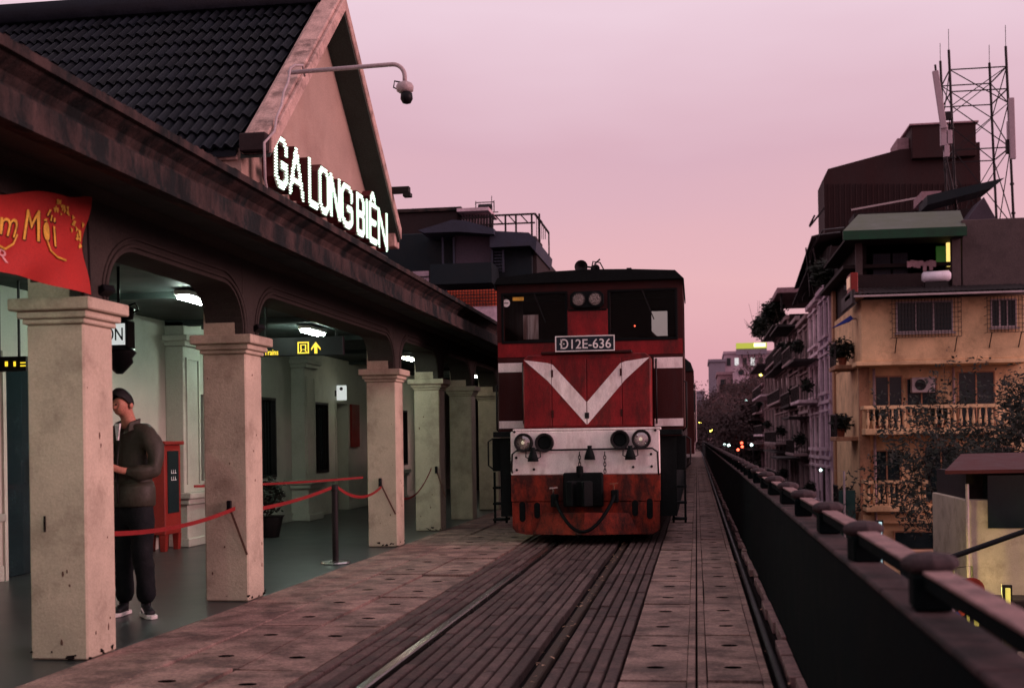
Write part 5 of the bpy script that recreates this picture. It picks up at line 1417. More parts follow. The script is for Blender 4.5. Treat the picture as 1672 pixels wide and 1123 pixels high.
def acunit(parent, x, y, z):
    a = MB().box(x - .4, x + .4, y - .35, y, z, z + .55).build('air_conditioner', M['pipe'], parent, bevel=.02)
    MB().lathe([(.2, 0), (.2, -.01), (.03, -.012)], (x - .1, y - .351, z + .28), 'Y', 14).build('fan_grille', M['iron'], a)

# ---- A: yellow house facing the camera
A = thing('yellow_house', (6, 45, ST), 'yellow stained house with barred upper windows, balustrade balconies and green roofed terrace', 'house')
AY = 45.0
bx('wall', M['yellow'], A, 5.9, 13.5, AY + 1.2, AY + 8.5, ST, 4.0)
bx('upper_bay', M['yellow'], A, 5.86, 11.4, AY, AY + 8.4, 4.02, 6.22, .02)
bx('bay_sill', M['yellow'], A, 5.66, 11.5, AY - .08, AY + 1.19, 3.86, 4.018, .02)
bx('corner_pier', M['ochre'], A, 5.88, 6.25, AY + .95, AY + 1.199, ST, 3.85)
for (a, b, z0, z1) in ((onY(1458, 0, AY).x, onY(1546, 0, AY).x, 5.05, 6.05), (onY(1612, 0, AY).x, onY(1650, 0, AY).x, 5.15, 6.05)):
    w = window(A, a, b, AY, z0, z1, M['pipe'], mull=2)
    cg = MB(); ya = AY - .45
    nx = int((b - a + .5) / .11)
    for k in range(nx + 1): x = a - .25 + (b - a + .5) * k / nx; cg.box(x - .008, x + .008, ya, ya + .016, z0 - .25, z1 + .1)
    for k in range(9): z = z0 - .25 + (z1 - z0 + .35) * k / 8; cg.box(a - .25, b + .25, ya + .017, ya + .03, z - .008, z + .008)
    for x in (a - .25, b + .25):
        for k in range(5): cg.box(x - .008, x + .008, ya + .031, AY - .001, z0 - .25 + k * .3, z0 - .235 + k * .3)
    cg.bar((a - .1, AY, z0 - .75), (a - .1, ya, z0 - .25), .03).bar((b + .1, AY, z0 - .75), (b + .1, ya, z0 - .25), .03)
    cg.build('security_grille', M['iron'], w)
# grey corrugated canopy roof over the bay
mb = MB(); n = 70
xs = [5.55 + (11.6 - 5.55) * k / n for k in range(n + 1)]
for j, (yy, zz) in enumerate(((AY - .9, 6.32), (AY + 2.4, 7.0), (AY - .9, 6.22), (AY + 2.4, 6.92))):
    mb.v += [(x, yy, zz + .03 * math.sin(k * math.pi) + .035 * (k % 2) - .05 * max(0, (x - 9)) * .0) for k, x in enumerate(xs)]
for k in range(n):
    for j in (0, 2): mb.f.append((j * (n + 1) + k, j * (n + 1) + k + 1, (j + 1) * (n + 1) + k + 1, (j + 1) * (n + 1) + k))
mb.build('corrugated_roof', M['greyroof'], A)
bx('gutter', M['pipe'], A, 5.5, 11.6, AY - 1.0, AY - .91, 6.20, 6.27, .01)
bx('roof_end', M['greyroof'], A, 5.45, 5.55, AY - .9, AY + 2.4, 6.0, 6.5, .01)
# terrace storey
tx0, tx1 = onY(1392, 0, 46).x, onY(1572, 0, 46).x
bx('terrace_room', M['darkwall'], A, tx0 + .5, 9.15, 47.0, 53, 6.3, 8.7)
bx('terrace_parapet', M['darkwall'], A, tx0, 9.2, 46.2, 46.4, 6.3, 7.25, .02)
bx('terrace_wall', M['darkgrey'], A, 9.55, 12.5, 46.0, 53, 6.3, onY(1600, 358, 46).z, .02)
bx('terrace_pillar', M['darkgrey'], A, tx0 + .02, tx0 + .25, 46.2, 46.45, 7.26, 8.5)
bx('terrace_pillar', M['darkgrey'], A, 9.2, 9.5, 46.0, 46.35, 6.3, 8.6)
for (pa, pb) in ((1420, 1448), (1452, 1476)):
    w = MB().box(onY(pa, 0, 46.99).x, onY(pb, 0, 46.99).x, 46.95, 46.99, 7.3, 8.1).build('window', M['bluegrey'], A)
    g = MB(); xa_, xb_ = onY(pa, 0, 46.9).x, onY(pb, 0, 46.9).x
    for k in range(9): g.box(xa_ + (xb_ - xa_) * k / 8 - .008, xa_ + (xb_ - xa_) * k / 8 + .008, 46.91, 46.93, 7.3, 8.1)
    for k in range(5): g.box(xa_, xb_, 46.931, 46.94, 7.3 + k * .2 - .008, 7.3 + k * .2 + .008)
    g.build('window_grille', M['iron'], w)
v0 = onY(1546, 435, 46.9); v1 = onY(1561, 388, 46.9)
bx('lit_doorway', M['warmglow'], A, v0.x, v1.x, 46.85, 46.98, v0.z, v1.z)
v2 = onY(1529, 435, 46.9); v3 = onY(1544, 402, 46.9)
bx('green_curtain', M['greenglow'], A, v2.x, v3.x, 46.86, 46.98, v2.z, v3.z)
gx0, gx1 = onY(1376, 385, 45.3).x, onY(1578, 385, 45.3).x
ge0, ge1 = onY(1476, 389, 45.3).z, onY(1476, 374, 45.3).z
bx('green_roof_edge', M['greenedge'], A, gx0, gx1, 45.2, 45.3, ge0, ge1)
bx('terrace_ceiling', M['darkwall'], A, gx0 + .1, gx1 - .05, 45.31, 53, ge0 + .02, ge0 + .1)
rb0, rb1 = onY(1402, 385, 48.5).x, onY(1568, 385, 48.5).x
rz_ = onY(1484, 347, 48.5).z
MB().add([(gx0, 45.31, ge1), (gx1, 45.31, ge1), (rb1, 48.5, rz_), (rb0, 48.5, rz_), (gx0, 45.31, ge1 - .08), (gx1, 45.31, ge1 - .08), (rb1, 48.5, rz_ - .08), (rb0, 48.5, rz_ - .08)],
         [(0, 1, 2, 3), (7, 6, 5, 4), (0, 3, 7, 4), (1, 5, 6, 2), (3, 2, 6, 7), (0, 4, 5, 1)]).build('green_roof', M['greensheet'], A)
wt = thing('water_tank', (onY(1527, 0, 45.9).x, 45.9, 7.0), 'white horizontal water tank on the grey canopy below the lit doorway', 'tank')
va, vb = onY(1505, 452, 45.6), onY(1552, 450, 45.6)
MB().tube([(va.x, 45.6, 7.02), (va.x + .06, 45.6, 7.02), (vb.x - .06, 45.6, 7.05), (vb.x, 45.6, 7.05)], [.12, .19, .19, .12], 14).build('tank_body', M['tank'], wt, smooth=True)
bx('tank_stand', M['iron'], wt, va.x + .1, vb.x - .1, 45.5, 45.7, 6.62, 6.83)
# laundry blobs on terrace line
mb = MB()
for k in range(9):
    x = onY(1478 + k * 5.2, 0, 46.3).x; z = 7.75 - .1 * random.random()
    mb.box(x - .07, x + .07, 46.3, 46.34, z - random.uniform(.2, .4), z)
mb.build('laundry', M['farpink'], label='row of pinkish laundry hanging on the terrace beside the lit doorway', cat='laundry', bevel=.02)
# balconies of the lower storeys, doors, windows behind
balcony(A, 5.95, 10.6, AY, AY + 1.19, 1.62, M['yellow'], .82, nb=22)
balcony(A, 5.95, 8.05, AY, AY + 1.19, -1.12, M['yellow'], .9, nb=12)
bx('lintel', M['yellow'], A, 5.95, 13.4, AY + .9, AY + 1.195, -1.8, -1.5)
for (a, b, z0, z1) in ((6.5, 7.4, 1.65, 3.5), (7.6, 8.6, 2.2, 3.4), (9.4, 10.6, 1.65, 3.6), (6.4, 7.3, -1.1, .8), (8.2, 9.3, -1.0, .9), (10, 11.2, -1.1, .9), (7.1, 9.9, -2.75, -2.15)):
    window(A, a, b, AY + 1.2, z0, z1, M['ochre'], mull=1, sill=False)
acunit(A, 8.1, AY + 1.1, 2.9)
mb = MB(); mb.tube([(6.4, AY + .9, 3.8), (6.4, AY + .9, ST)], .05, 6).tube([(9.2, AY + 1.1, 3.8), (9.25, AY + 1.1, ST)], .045, 6); mb.build('downpipe', M['greywall'], A)
# blue awning cloth sticking out
ba = thing('blue_awning', (5.3, 46.5, 5.3), 'small folded blue and white awning sticking out from the ochre house corner', 'awning')
v = onY(1358, 536, 46); w_ = onY(1388, 521, 46)
MB().prism([(v.x, v.z), (w_.x, w_.z + .12), (w_.x + .1, w_.z), (w_.x, w_.z - .08)], 45.8, 46.3, 'Y').build('cloth', M['blue'], ba)
MB().tube([(w_.x, 46, w_.z), (5.9, 46.4, w_.z + .05)], .03, 6).build('arm', M['pipe'], ba)

# ---- B: ochre blank wall with pot plants
B = thing('ochre_house', (6, 50, ST), 'narrow ochre house with a stained blank side wall between the yellow and the white house', 'house')
BX = 5.95
bx('wall', M['ochre'], B, BX, 12, 53.6, 55.4, ST, onX(1356, 470, BX).z)
bx('wall', M['ochre'], B, BX + .25, 12, 46.6 + 7, 53.59, ST, 6.2)
bx('side_wall', M['ochre'], B, BX - .02, BX + .24, 46.3, 53.58, ST, 6.25)
bx('wall_pier', M['ochre'], B, BX - .14, BX + .2, 53.6, 54.2, ST, 7.6, .02)
zt = 6.26
bx('attic', M['darkwall'], B, BX + .05, 12, 47, 55.3, zt, 8.9)
bx('attic_eave', M['darkwall'], B, BX - .5, 12, 46.6, 55.5, 7.55, 7.68)
lnt = thing('shrine_box', onX(1395, 460, 5.7), 'small red and white lantern shrine box on the ledge below the dark attic', 'shrine')
v = onX(1395, 462, 5.7)
bx('box', M['cabinet'], lnt, 5.5, 5.75, v.y - .6, v.y + .5, v.z - .42, v.z + .3, .02)
for dy in (-.42, .04): bx('pane', glow('lantern_pane', (.9, .5, .35), .35), lnt, 5.47, 5.499, v.y + dy, v.y + dy + .3, v.z - .2, v.z + .18)
bx('ledge', M['yellow'], B, 5.45, BX, v.y - .8, v.y + .8, v.z - .62, v.z - .44, .02)
# balconies with plants at the corner
def plantpot(x, y, z, r, n, seed, label, leaf=.09):
    t = thing('balcony_plant', (x, y, z), label, 'plant', 'leafy plants on the house balconies')
    MB().lathe([(.12, 0), (.18, .28), (.2, .3), (.15, .3)], (x, y, z), n=10).build('pot', M['leafred'], t)
    mb = MB(); rnd = random.Random(seed)
    for k in range(5):
        a = rnd.uniform(0, 6.3); mb.tube([(x, y, z + .25), (x + math.cos(a) * r * .3, y + math.sin(a) * r * .3, z + r * .7), (x + math.cos(a) * r * .7, y + math.sin(a) * r * .7, z + r * rnd.uniform(1, 1.5))], [.02, .014, .006], 5)
    mb.build('stem', M['bark'], t)
    bush((x, y, z + r * .95), r, n, leaf, seed, .9).build('foliage', M['leaf'], t)
for i, (zb_) in enumerate((4.0, 1.35, -1.3)):
    bl_ = MB().box(5.1, BX - .03, 46.5, 48.6, zb_ - .16, zb_).build('side_balcony', M['ochre'], B, bevel=.02)
    for k in range(9): MB().box(5.12, 5.15, 46.55 + k * .24, 46.58 + k * .24, zb_ + .001, zb_ + .8).build('baluster', M['iron'], bl_)
    MB().box(5.10, 5.16, 46.5, 48.6, zb_ + .801, zb_ + .85).build('balcony_rail', M['iron'], bl_)
plantpot(5.45, 47.2, 4.0, .62, 800, 11, 'bushy dark plant on the top side balcony of the ochre house')
plantpot(5.40, 47.6, 1.35, .55, 700, 12, 'leafy plant on the middle side balcony of the ochre house')
plantpot(5.45, 47.0, -1.3, .5, 600, 13, 'low leafy plant on the bottom side balcony of the ochre house')
plantpot(6.5, 45.3, 1.63, .5, 500, 14, 'spreading plant behind the balustrade of the upper yellow balcony', .08)
plantpot(8.6, 45.4, 1.63, .6, 700, 15, 'taller plant at the middle of the upper yellow balcony', .08)

# ---- generic row house with -X facade
def row_house(name, label, y0, y1, top, m, trim, storeys, x=6.0, wins=2, pil=True, canopy=None, seed=0, balc=(), depth=7, parapet=True):
    rnd = random.Random(seed)
    t = thing('row_house', (x, (y0 + y1) / 2, ST), label, 'house')
    bx('wall', m, t, x, x + depth, y0, y1 - .02, ST, top)
    if parapet: bx('cornice', trim, t, x - .3, x - .002, y0 - .0, y1 - .03, top - .35, top - .1, .03)
    sh = (top - ST - .6) / storeys
    if pil:
        k = wins + 1
        for i in range(k):
            yy = y0 + .12 + (y1 - y0 - .6) * i / (k - 1)
            bx('pilaster', trim, t, x - .14, x - .002, yy, yy + .34, ST, top - .36, .02)
    for s in range(storeys):
        z0 = ST + .8 + s * sh
        bx('string_course', trim, t, x - .2, x - .145, y0, y1 - .04, z0 - .55, z0 - .40)
        for i in range(wins):
            ww = (y1 - y0 - .6) / wins
            ya = y0 + .55 + i * ww; yb = ya + ww - .75
            windowX(t, x, ya, yb, z0, z0 + sh * .58, trim, glassm=M['tealglass'] if rnd.random() < .3 else M['winglass'])
        if s in balc:
            d = rnd.uniform(.7, 1.2)
            b = bx('balcony', m if rnd.random() < .5 else trim, t, x - d, x - .21, y0 + .1, y1 - .2, z0 - .38, z0 - .22, .02)
            MB().box(x - d, x - d + .07, y0 + .1, y1 - .2, z0 + .45, z0 + .52).build('balcony_rail', M['iron'], b)
            nb = int((y1 - y0) / .35)
            for q_ in range(nb): MB().box(x - d + .02, x - d + .05, y0 + .15 + q_ * .35, y0 + .18 + q_ * .35, z0 - .219, z0 + .449).build('baluster', M['iron'], b)
            for q_ in range(int(d / .14)): MB().box(x - d + q_ * .14, x - d + q_ * .14 + .025, y0 + .1, y0 + .13, z0 - .219, z0 + .449).build('baluster', M['iron'], b)
            if rnd.random() < .8: 
                bush((x - d * .6, y0 + .6, z0 + .5), .45, 260, .11, seed * 7 + s).build('creeper', M['leaf'], t)
            if rnd.random() < .6: bx('awning', M['greyroof'], t, x - d - .2, x - .15, y0 + .1, y1 - .3, z0 + sh * .66, z0 + sh * .70)
    return t
row_house('c', 'pale violet white house with tall windows and moulded pilasters', 55.5, 60.2, 8.3, M['violet'], M['farwhite'], 5, wins=2, seed=2, balc=())
row_house('d', 'taller grey house with a cluttered attic next to the pale house', 60.3, 65.6, 8.2, M['palewall'], M['palewall'], 5, wins=2, seed=3, balc=(1, 3))
row_house('e', 'brown grey house with balconies on every other floor, third beyond the ochre one', 65.7, 72, 7.9, M['greywall'], M['greywall'], 5, wins=2, seed=4, balc=(0, 2, 4))
row_house('f', 'dark narrow house with stacked balconies and creepers', 72.1, 80, 8.4, M['darkwall'], M['greywall'], 5, wins=2, seed=5, balc=(0, 1, 3, 4))
G = row_house('g', 'dark house topped by a flat roof canopy full of plants', 80.1, 94, 9.2, M['darkwall'], M['greywall'], 5, wins=3, seed=6, balc=(0, 1, 2, 3, 4))
row_house('h', 'greyish cream house beyond the planted roof terrace', 94.1, 108, 7.6, M['palewall'], M['greywall'], 4, wins=3, seed=7, balc=(0, 2, 3))
row_house('i', 'low cream house with a lit yellow balcony lamp row', 108.1, 126, 6.2, M['greywall'], M['farpink'], 4, wins=3, seed=8, balc=(1, 2, 3))
row_house('j', 'far brown terrace house towards the end of the street', 126.1, 150, 4.6, M['darkwall'], M['greywall'], 3, wins=3, seed=9, balc=(0, 1))
row_house('k', 'farthest terrace house of the row behind the trees', 150.1, 180, 4.0, M['greywall'], M['greywall'], 3, wins=3, seed=10, balc=(0, 2))
# cluttered attics
cl = thing('attic_shed', (6, 62, 8.3), 'ragged dark sheet metal attic shed with a sloping awning on the pale houses', 'shed')
bx('shed_wall', M['darkwall'], cl, 5.95, 10, 56.6, 64, 8.31, 9.9)
def ax(px, py, x=5.6): return onX(px, py, x)
mb = MB()
for (pa, za_, pb, zb_) in ((56, 10.3, 66, 9.2), (58, 9.2, 67.5, 8.5)):
    mb.add([(5.2, pa, za_), (8, pa, za_ + .6), (8, pb, zb_ + .6), (5.2, pb, zb_), (5.2, pa, za_ - .08), (8, pa, za_ + .52), (8, pb, zb_ + .52), (5.2, pb, zb_ - .08)], [(0, 1, 2, 3), (7, 6, 5, 4), (0, 3, 7, 4), (0, 4, 5, 1), (3, 2, 6, 7)])
mb.build('shed_roof', M['darkwall'], cl)
mb = MB()
for k in range(12): mb.bar((5.3 + random.uniform(0, .6), 56 + k * .9, 8.3), (5.2 + random.uniform(0, .9), 56 + k * .9 + random.uniform(-.5, .5), 9.8 + random.uniform(-.6, .6)), .05)
mb.tube([(5.7, 48, 9.3), (5.3, 52, 9.9), (5.2, 56, 9.7), (5.3, 58, 9.0)], .03, 5).tube([(5.6, 48.4, 9.2), (5.1, 52, 9.7), (5.0, 55, 9.4), (5.2, 57, 8.8)], .03, 5)
mb.build('shed_pole', M['tower'], cl)
bush((5.6, 55, 8.5), .8, 900, .12, 31).build('creeper', M['leaf'], cl)
# roof canopy on G
pz_ = onX(1254, 505, 5.1).z
rc = thing('roof_pergola', (6.5, 85, 11), 'flat pale roof canopy on posts above the planted terrace', 'pergola')
v0 = onX(1250, 493, 5.2); 
bx('canopy_slab', M['farpink'], rc, 5.1, 9.5, 78, onX(1254, 505, 5.1).y, pz_, pz_ + .35, .03)
mb = MB()
for yy in (78.5, 84, 92, 99):
    for xx in (5.4, 9.2): mb.bar((xx, min(yy, onX(1254, 505, 5.1).y - .3), 9.2), (xx, min(yy, onX(1254, 505, 5.1).y - .3), pz_ - .01), .12)
mb.build('canopy_post', M['tower'], rc)
for k, (x, y, r_) in enumerate(((5.3, 94, 1.3), (5.2, 99, 1.2), (5.5, 88, 1.2), (5.2, 83, 1.0))):
    t = thing('terrace_shrub', (x, y, 9.2), ['round dark shrub at the middle of the roof terrace', 'outermost dark shrub at the far end of the roof terrace', 'dark shrub behind the pergola posts', 'nearest small shrub on the roof terrace'][k], 'shrub', 'shrubs on the roof terrace')
    MB().tube([(x, y, 8.9), (x + .1, y, 9.6), (x, y, 9.2 + r_)], [.06, .04, .02], 6).build('stem', M['bark'], t)
    bush((x, y, 9.2 + r_ * .6), r_, 1100, .16, 40 + k, .85).build('foliage', M['leaf'], t)
mb = MB()
for k in range(14):
    a = random.uniform(0, 6.3); mb.tube([(5.0, 101, 9.6), (5.0 + math.cos(a) * .7, 101, 10.6 + math.sin(a) * .6), (5.0 + math.cos(a) * 1.1, 101, 11.2 + math.sin(a) * 1.2)], [.03, .02, .01], 4)
mb.build('bare_twigs', M['bark'], label='thin bare twigs rising at the far corner of the roof terrace', cat='plant')

# ---- big dark block behind with stair tower
D_ = thing('dark_block', (11, 72, ST), 'tall windowless dark brown building with a rooftop box behind the green roofed terrace', 'building')
v = lambda px, py: (onY(px, py, 72).x, onY(px, py, 72).z)
p = [(v(1345, 0)[0], ST), (v(1345, 292)[0], v(1345, 292)[1]), (v(1352, 280)[0], v(1352, 276)[1]), (v(1470, 245)[0], v(1470, 244)[1]), (v(1600, 245)[0], v(1600, 232)[1]), (v(1602, 0)[0], ST)]
MB().prism(p, 72, 75.5, 'Y').build('wall', M['brownwall'], D_)
bx('roof_box', M['brownwall'], D_, v(1484, 0)[0], v(1588, 0)[0], 71.6, 75, v(1480, 262)[1], v(1480, 209)[1], .03)
bx('roof_box', M['farpink'], D_, v(1464, 0)[0], v(1484, 0)[0] - .01, 72.5, 75, v(1470, 260)[1], v(1475, 222)[1], .03, label='paler side of the rooftop box')
bx('roof_coping', M['farpink'], D_, v(1480, 0)[0], v(1592, 0)[0], 71.5, 75.2, v(1480, 209)[1] + .01, v(1480, 207)[1] + .03)
mb = MB()
for k in range(28):
    x = v(1349 + k * 9, 0)[0]; mb.box(x - .03, x + .03, 71.93, 71.998, ST, v(1349 + k * 9, 300)[1])
mb.build('cladding_rib', M['brownwall'], D_)
bx('lean_to', M['darkwall'], D_, v(1345, 0)[0] + .3, v(1600, 0)[0], 64, 71.9, ST, onY(1450, 395, 64).z)
# sloping white gutter line and junk roofs behind the terrace
jr = thing('lean_to_roof', (8, 58, 9.5), 'sloping sheet roof with a white edge propped between the dark block and the terrace', 'roof')
ja, jb = onY(1390, 343, 58), onY(1500, 323, 58)
MB().bar((ja.x, 58, ja.z), (jb.x, 58, jb.z), .10, .08).build('white_edge', M['pipe'], jr)
jc, jd = onY(1500, 330, 56), onY(1622, 306, 56)
MB().prism([(jc.x, jc.z - .1), (jd.x, jd.z), (jd.x - .5, jd.z - .4), (jc.x, jc.z - .5)], 54, 56, 'Y').build('sheet', M['tealdark'], jr)
je = onY(1500, 340, 55.9)
bx('crate_stack', M['farpink'], jr, onY(1487, 0, 57).x, onY(1518, 0, 57).x, 55, 57, onY(1500, 341, 57).z, onY(1500, 327, 57).z)
MB().prism([(onY(1572, 0, 52).x, onY(1572, 362, 52).z), (onY(1602, 0, 52).x, onY(1602, 322, 52).z), (onY(1624, 0, 52).x, onY(1624, 362, 52).z)], 52, 54, 'Y').build('sheet_gable', M['greyviolet'], jr)
bx('support', M['darkwall'], jr, ja.x, onY(1600, 0, 58).x, 57, 59, 6.3, onY(1500, 350, 58).z)
mb = MB()
for (pa, qa, pb, qb) in ((1322, 370, 1346, 340), (1322, 368, 1330, 352), (1326, 420, 1344, 385), (1330, 425, 1346, 405)):
    a, b = onY(pa, qa, 71), onY(pb, qb, 71); mb.bar(a, b, .25, .1)
mb.build('flagpole_struts', M['tower'], label='dark slanting poles and flap sticking out from the left side of the dark block', cat='pole')

# ---- telecom tower
TY = 55.0
T = thing('telecom_tower', (onY(1590, 0, TY).x, TY, 6.5), 'dark lattice telecom tower with panel antennas on the roof against the pink sky', 'tower')
def tp(px, py, y=TY): return onY(px, py, y)
zb_, = (tp(1590, 370).z,)
legs = {'a': (tp(1549, 80), tp(1563, 470)), }
mb = MB()
L0 = (tp(1548, 0).x, TY); L1 = (tp(1614, 0, 57.5).x, 57.5); L2 = (tp(1641, 0).x, TY); L3 = (tp(1534, 0, 57.5).x, 57.5)
zt_ = {0: tp(1548, 82).z, 1: tp(1614, 103, 57.5).z, 2: tp(1640, 76).z, 3: tp(1534, 100, 57.5).z}
lean = .004
for k, (x, y) in enumerate((L0, L1, L2, L3)):
    MB().tube([(x + .35, y, 6.4), (x, y, zt_[k])], .055, 6).build('leg', M['tower'], T)
def lx(k, z):
    x, y = (L0, L1, L2, L3)[k]; f_ = (zt_[k] - z) / (zt_[k] - 6.4); return (x + .35 * f_, y, z)
z_top = tp(1590, 112).z
hb_ = [z_top, z_top - .95, tp(1600, 243).z, tp(1600, 262).z, tp(1600, 340).z]
for k, k2 in ((0, 2), (3, 1), (0, 3), (2, 1)):
    for z in hb_[:1] + hb_[1:2] + hb_[2:3]:
        MB().bar(lx(k, z), lx(k2, z), .045).build('brace', M['tower'], T)
    zz = [z_top, tp(1600, 243).z + 1.9, tp(1600, 243).z, 10.2, 7.6]
    for a, b in zip(zz, zz[1:]):
        MB().bar(lx(k, a), lx(k2, b), .035).build('brace', M['tower'], T)
        MB().bar(lx(k2, a), lx(k, b), .035).build('brace', M['tower'], T)
for k, hgt in ((0, .9), (1, .8), (2, .9), (3, .8)):
    p_ = lx(k, zt_[k]); MB().tube([p_, (p_[0], p_[1], p_[2] + hgt)], .015, 4).build('lightning_rod', M['tower'], T)
pa_, pb_ = tp(1527, 116, 54.6), tp(1541, 210, 54.6)
a = MB().bar(pa_, (pb_.x, 54.6, pb_.z), .26, .12, up=(0, 1, 0)).build('panel_antenna', M['antenna'], T, bevel=.02)
MB().tube([(tp(1527, 108, 54.8).x, 54.8, tp(1527, 106, 54.8).z), (tp(1541, 240, 54.8).x, 54.8, tp(1541, 240, 54.8).z), (tp(1563, 340, 54.8).x, 54.8, tp(1563, 342, 54.8).z)], .045, 6).build('antenna_mast', M['tower'], T)
for (pa, qa, w_, h_) in ((1541, 222, .3, .9), (1549, 225, .25, .6), (1547, 190, .3, .35), (1545, 248, .22, .5), (1650, 215, .3, .9), (1646, 240, .2, .6)):
    q = tp(pa, qa, 54.9); MB().box(q.x - w_ / 2, q.x + w_ / 2, 54.75, 54.98, q.z - h_ / 2, q.z + h_ / 2).build('radio_unit', M['antenna'] if w_ > .2 and qa > 200 else M['tower'], T, bevel=.02)
q0_, q1_ = tp(1651, 160, 54.7), tp(1654, 260, 54.7)
MB().bar(q0_, q1_, .24, .12, up=(0, 1, 0)).build('panel_antenna', M['antenna'], T, bevel=.02)
for k in range(7):
    z = 7 + k * 1.25
    for j in (0, 2, 3):
        p_ = lx(j, z); MB().lathe([(.09, 0), (.09, .08)], p_, n=8).build('flange', M['tower'], T)

# ---- trees
def tree(x, y, z, H, spread, leafm, seed, label, nleaf, leaf=.12, bare=.3, group=None, trunk_r=.16, crown_lo=.35, name='street_tree'):
    rnd = random.Random(seed)
    t = thing(name, (x, y, z), label, 'tree', group)
    mb = MB(); tips = []
    def branch(p, d, L, r, lv):
        pts = [p.copy()]; rs = [r]; n = 4
        for i in range(n):
            d = (d + Vector((rnd.gauss(0, .16), rnd.gauss(0, .16), rnd.gauss(.02, .09)))).normalized()
            p = p + d * L / n; pts.append(p.copy()); rs.append(max(.006, r * (1 - .55 * (i + 1) / n)))
            if lv >= 2: tips.append((p.copy(), lv))
        mb.tube(pts, rs, 6 if lv < 2 else 4, cap=False)
        if lv < 4:
            for k in range(rnd.choice((2, 3, 3, 4)) if lv else 6):
                a = rnd.uniform(0, 6.28); tilt = rnd.uniform(.5, 1.1)
                nd = (d * math.cos(tilt) + (d.orthogonal().normalized() * math.cos(a) + d.cross(d.orthogonal()).normalized() * math.sin(a)) * math.sin(tilt) * spread).normalized()
                q = pts[rnd.randint(2, n)]
                branch(q, nd, L * rnd.uniform(.55, .8), rs[-1] * .75, lv + 1)
    branch(Vector((x, y, z)), Vector((rnd.gauss(0, .06), 0, 1)), H * crown_lo * 1.2, trunk_r, 0)
    mb.build('trunk', M['bark'], t)
    lf = MB()
    if nleaf:
        for i in range(nleaf):
            p, lv = rnd.choice(tips)
            if noise.noise(p * .9 + Vector((seed, 0, 0))) < -.12 + bare * .3: continue
            q = p + Vector((rnd.gauss(0, 1), rnd.gauss(0, 1), rnd.gauss(0, .8))) * leaf * 2.2
            a = Vector((rnd.gauss(0, 1), rnd.gauss(0, 1), rnd.gauss(0, .7))).normalized(); b = a.orthogonal().normalized(); s = leaf * rnd.uniform(.5, 1.3)
            lf.add([q - a * s, q + b * s * .45, q + a * s, q - b * s * .45], [(0, 1, 2, 3)])
        lf.build('crown', leafm, t)
    return t
tree(8.7, 40, ST, 10.2, 1.15, M['leaf'], 5, 'dark half bare tree in front of the yellow house balconies', 11000, .09, -.1, crown_lo=.33)
tree(10.4, 39, ST, 10, 1.15, M['leaf'], 8, 'second dark tree at the right edge in front of the yellow house', 14000, .09, -.1, crown_lo=.33)
for k, (x, y, h_) in enumerate(((3.2, 128, 8.6), (5.2, 118, 8.2), (2.2, 150, 9.5), (4.6, 142, 10.5), (6.4, 160, 11.5), (1.6, 185, 9.5), (4.5, 190, 12.5))):
    tree(x, y, ST, h_ * 1.45, 1.1, M['leafpink'], 60 + k, ['bare reddish street tree closest to the parapet end', 'spreading reddish tree against the far terrace houses', 'thin bare tree at the left of the far tree group', 'broad twiggy tree in the middle of the far group', 'tall dusty tree below the lit billboard', 'small far tree beside the coaches', 'highest far tree in front of the pale hotel'][k], 7000, .20, -.2, 'street trees at the end of the parapet', .2, .34)

# ---- hut with red roof close to the parapet
HY = 22.0
H = thing('street_hut', (4.9, HY, ST), 'small cream hut with a red sheet roof lit yellow beside the parapet', 'hut')
h0_, h1_ = onY(1573, 0, HY), onY(1650, 0, HY)
hz_ = onY(1600, 816, HY).z
bx('wall', M['cream'], H, h0_.x - .08, h1_.x + 1.6, HY, HY + 3, ST, hz_, .01)
bx('void_shade_box', M['darkwall'], H, onY(1574, 0, HY).x, h1_.x + 1.6, HY + .35, HY + 3, hz_ + .001, onY(1600, 772, HY).z)  # dark box stands for the shaded void between wall and roof
bx('dark_opening', M['winglass'], H, onY(1601, 0, HY).x, h1_.x + 1.5, HY - .02, HY + .34, onY(1600, 862, HY).z, onY(1600, 776, HY).z)
ra, rb = onY(1543, 768, HY - .8), onY(1655, 738, HY + 1.6)
MB().add([(ra.x, HY - .8, ra.z), (rb.x + 1.6, HY - .8, ra.z + .03), (rb.x + 1.6, HY + 1.6, rb.z + .02), (ra.x + .75, HY + 1.6, rb.z - .02), (ra.x, HY - .8, ra.z - .06), (rb.x + 1.6, HY - .8, ra.z - .03), (rb.x + 1.6, HY + 1.6, rb.z - .06), (ra.x + .75, HY + 1.6, rb.z - .1)],
         [(0, 1, 2, 3), (7, 6, 5, 4), (0, 4, 5, 1), (1, 5, 6, 2), (3, 2, 6, 7), (0, 3, 7, 4)]).build('roof', M['redroof'], H)
bx('added_dark_front', M['darkwall'], H, h0_.x - .9, h1_.x + 2, HY - 1.6, HY - .9, ST, -1.25, .02)  # dark box added to black out the lit lower wall
pz = onY(1579, 790, HY - .6)
MB().tube([(pz.x, HY - .6, ST), (pz.x, HY - .6, pz.z)], .03, 8).build('post', M['pipe'], H)
cb0, cb1 = onY(1560, 908, 16), onY(1655, 872, 16)
bm_ = thing('barrier_pole', (cb0.x, 16, cb0.z), 'dark slanting pole crossing in front of the cream hut', 'pole')
MB().tube([(cb0.x - .4, 16, cb0.z - .14), (cb1.x + .3, 16, cb1.z + .1)], .035, 8).build('pole', M['signblack'], bm_)
MB().tube([(cb1.x + .2, 16, ST), (cb1.x + .2, 16, cb1.z)], .04, 6).build('stand', M['iron'], bm_)
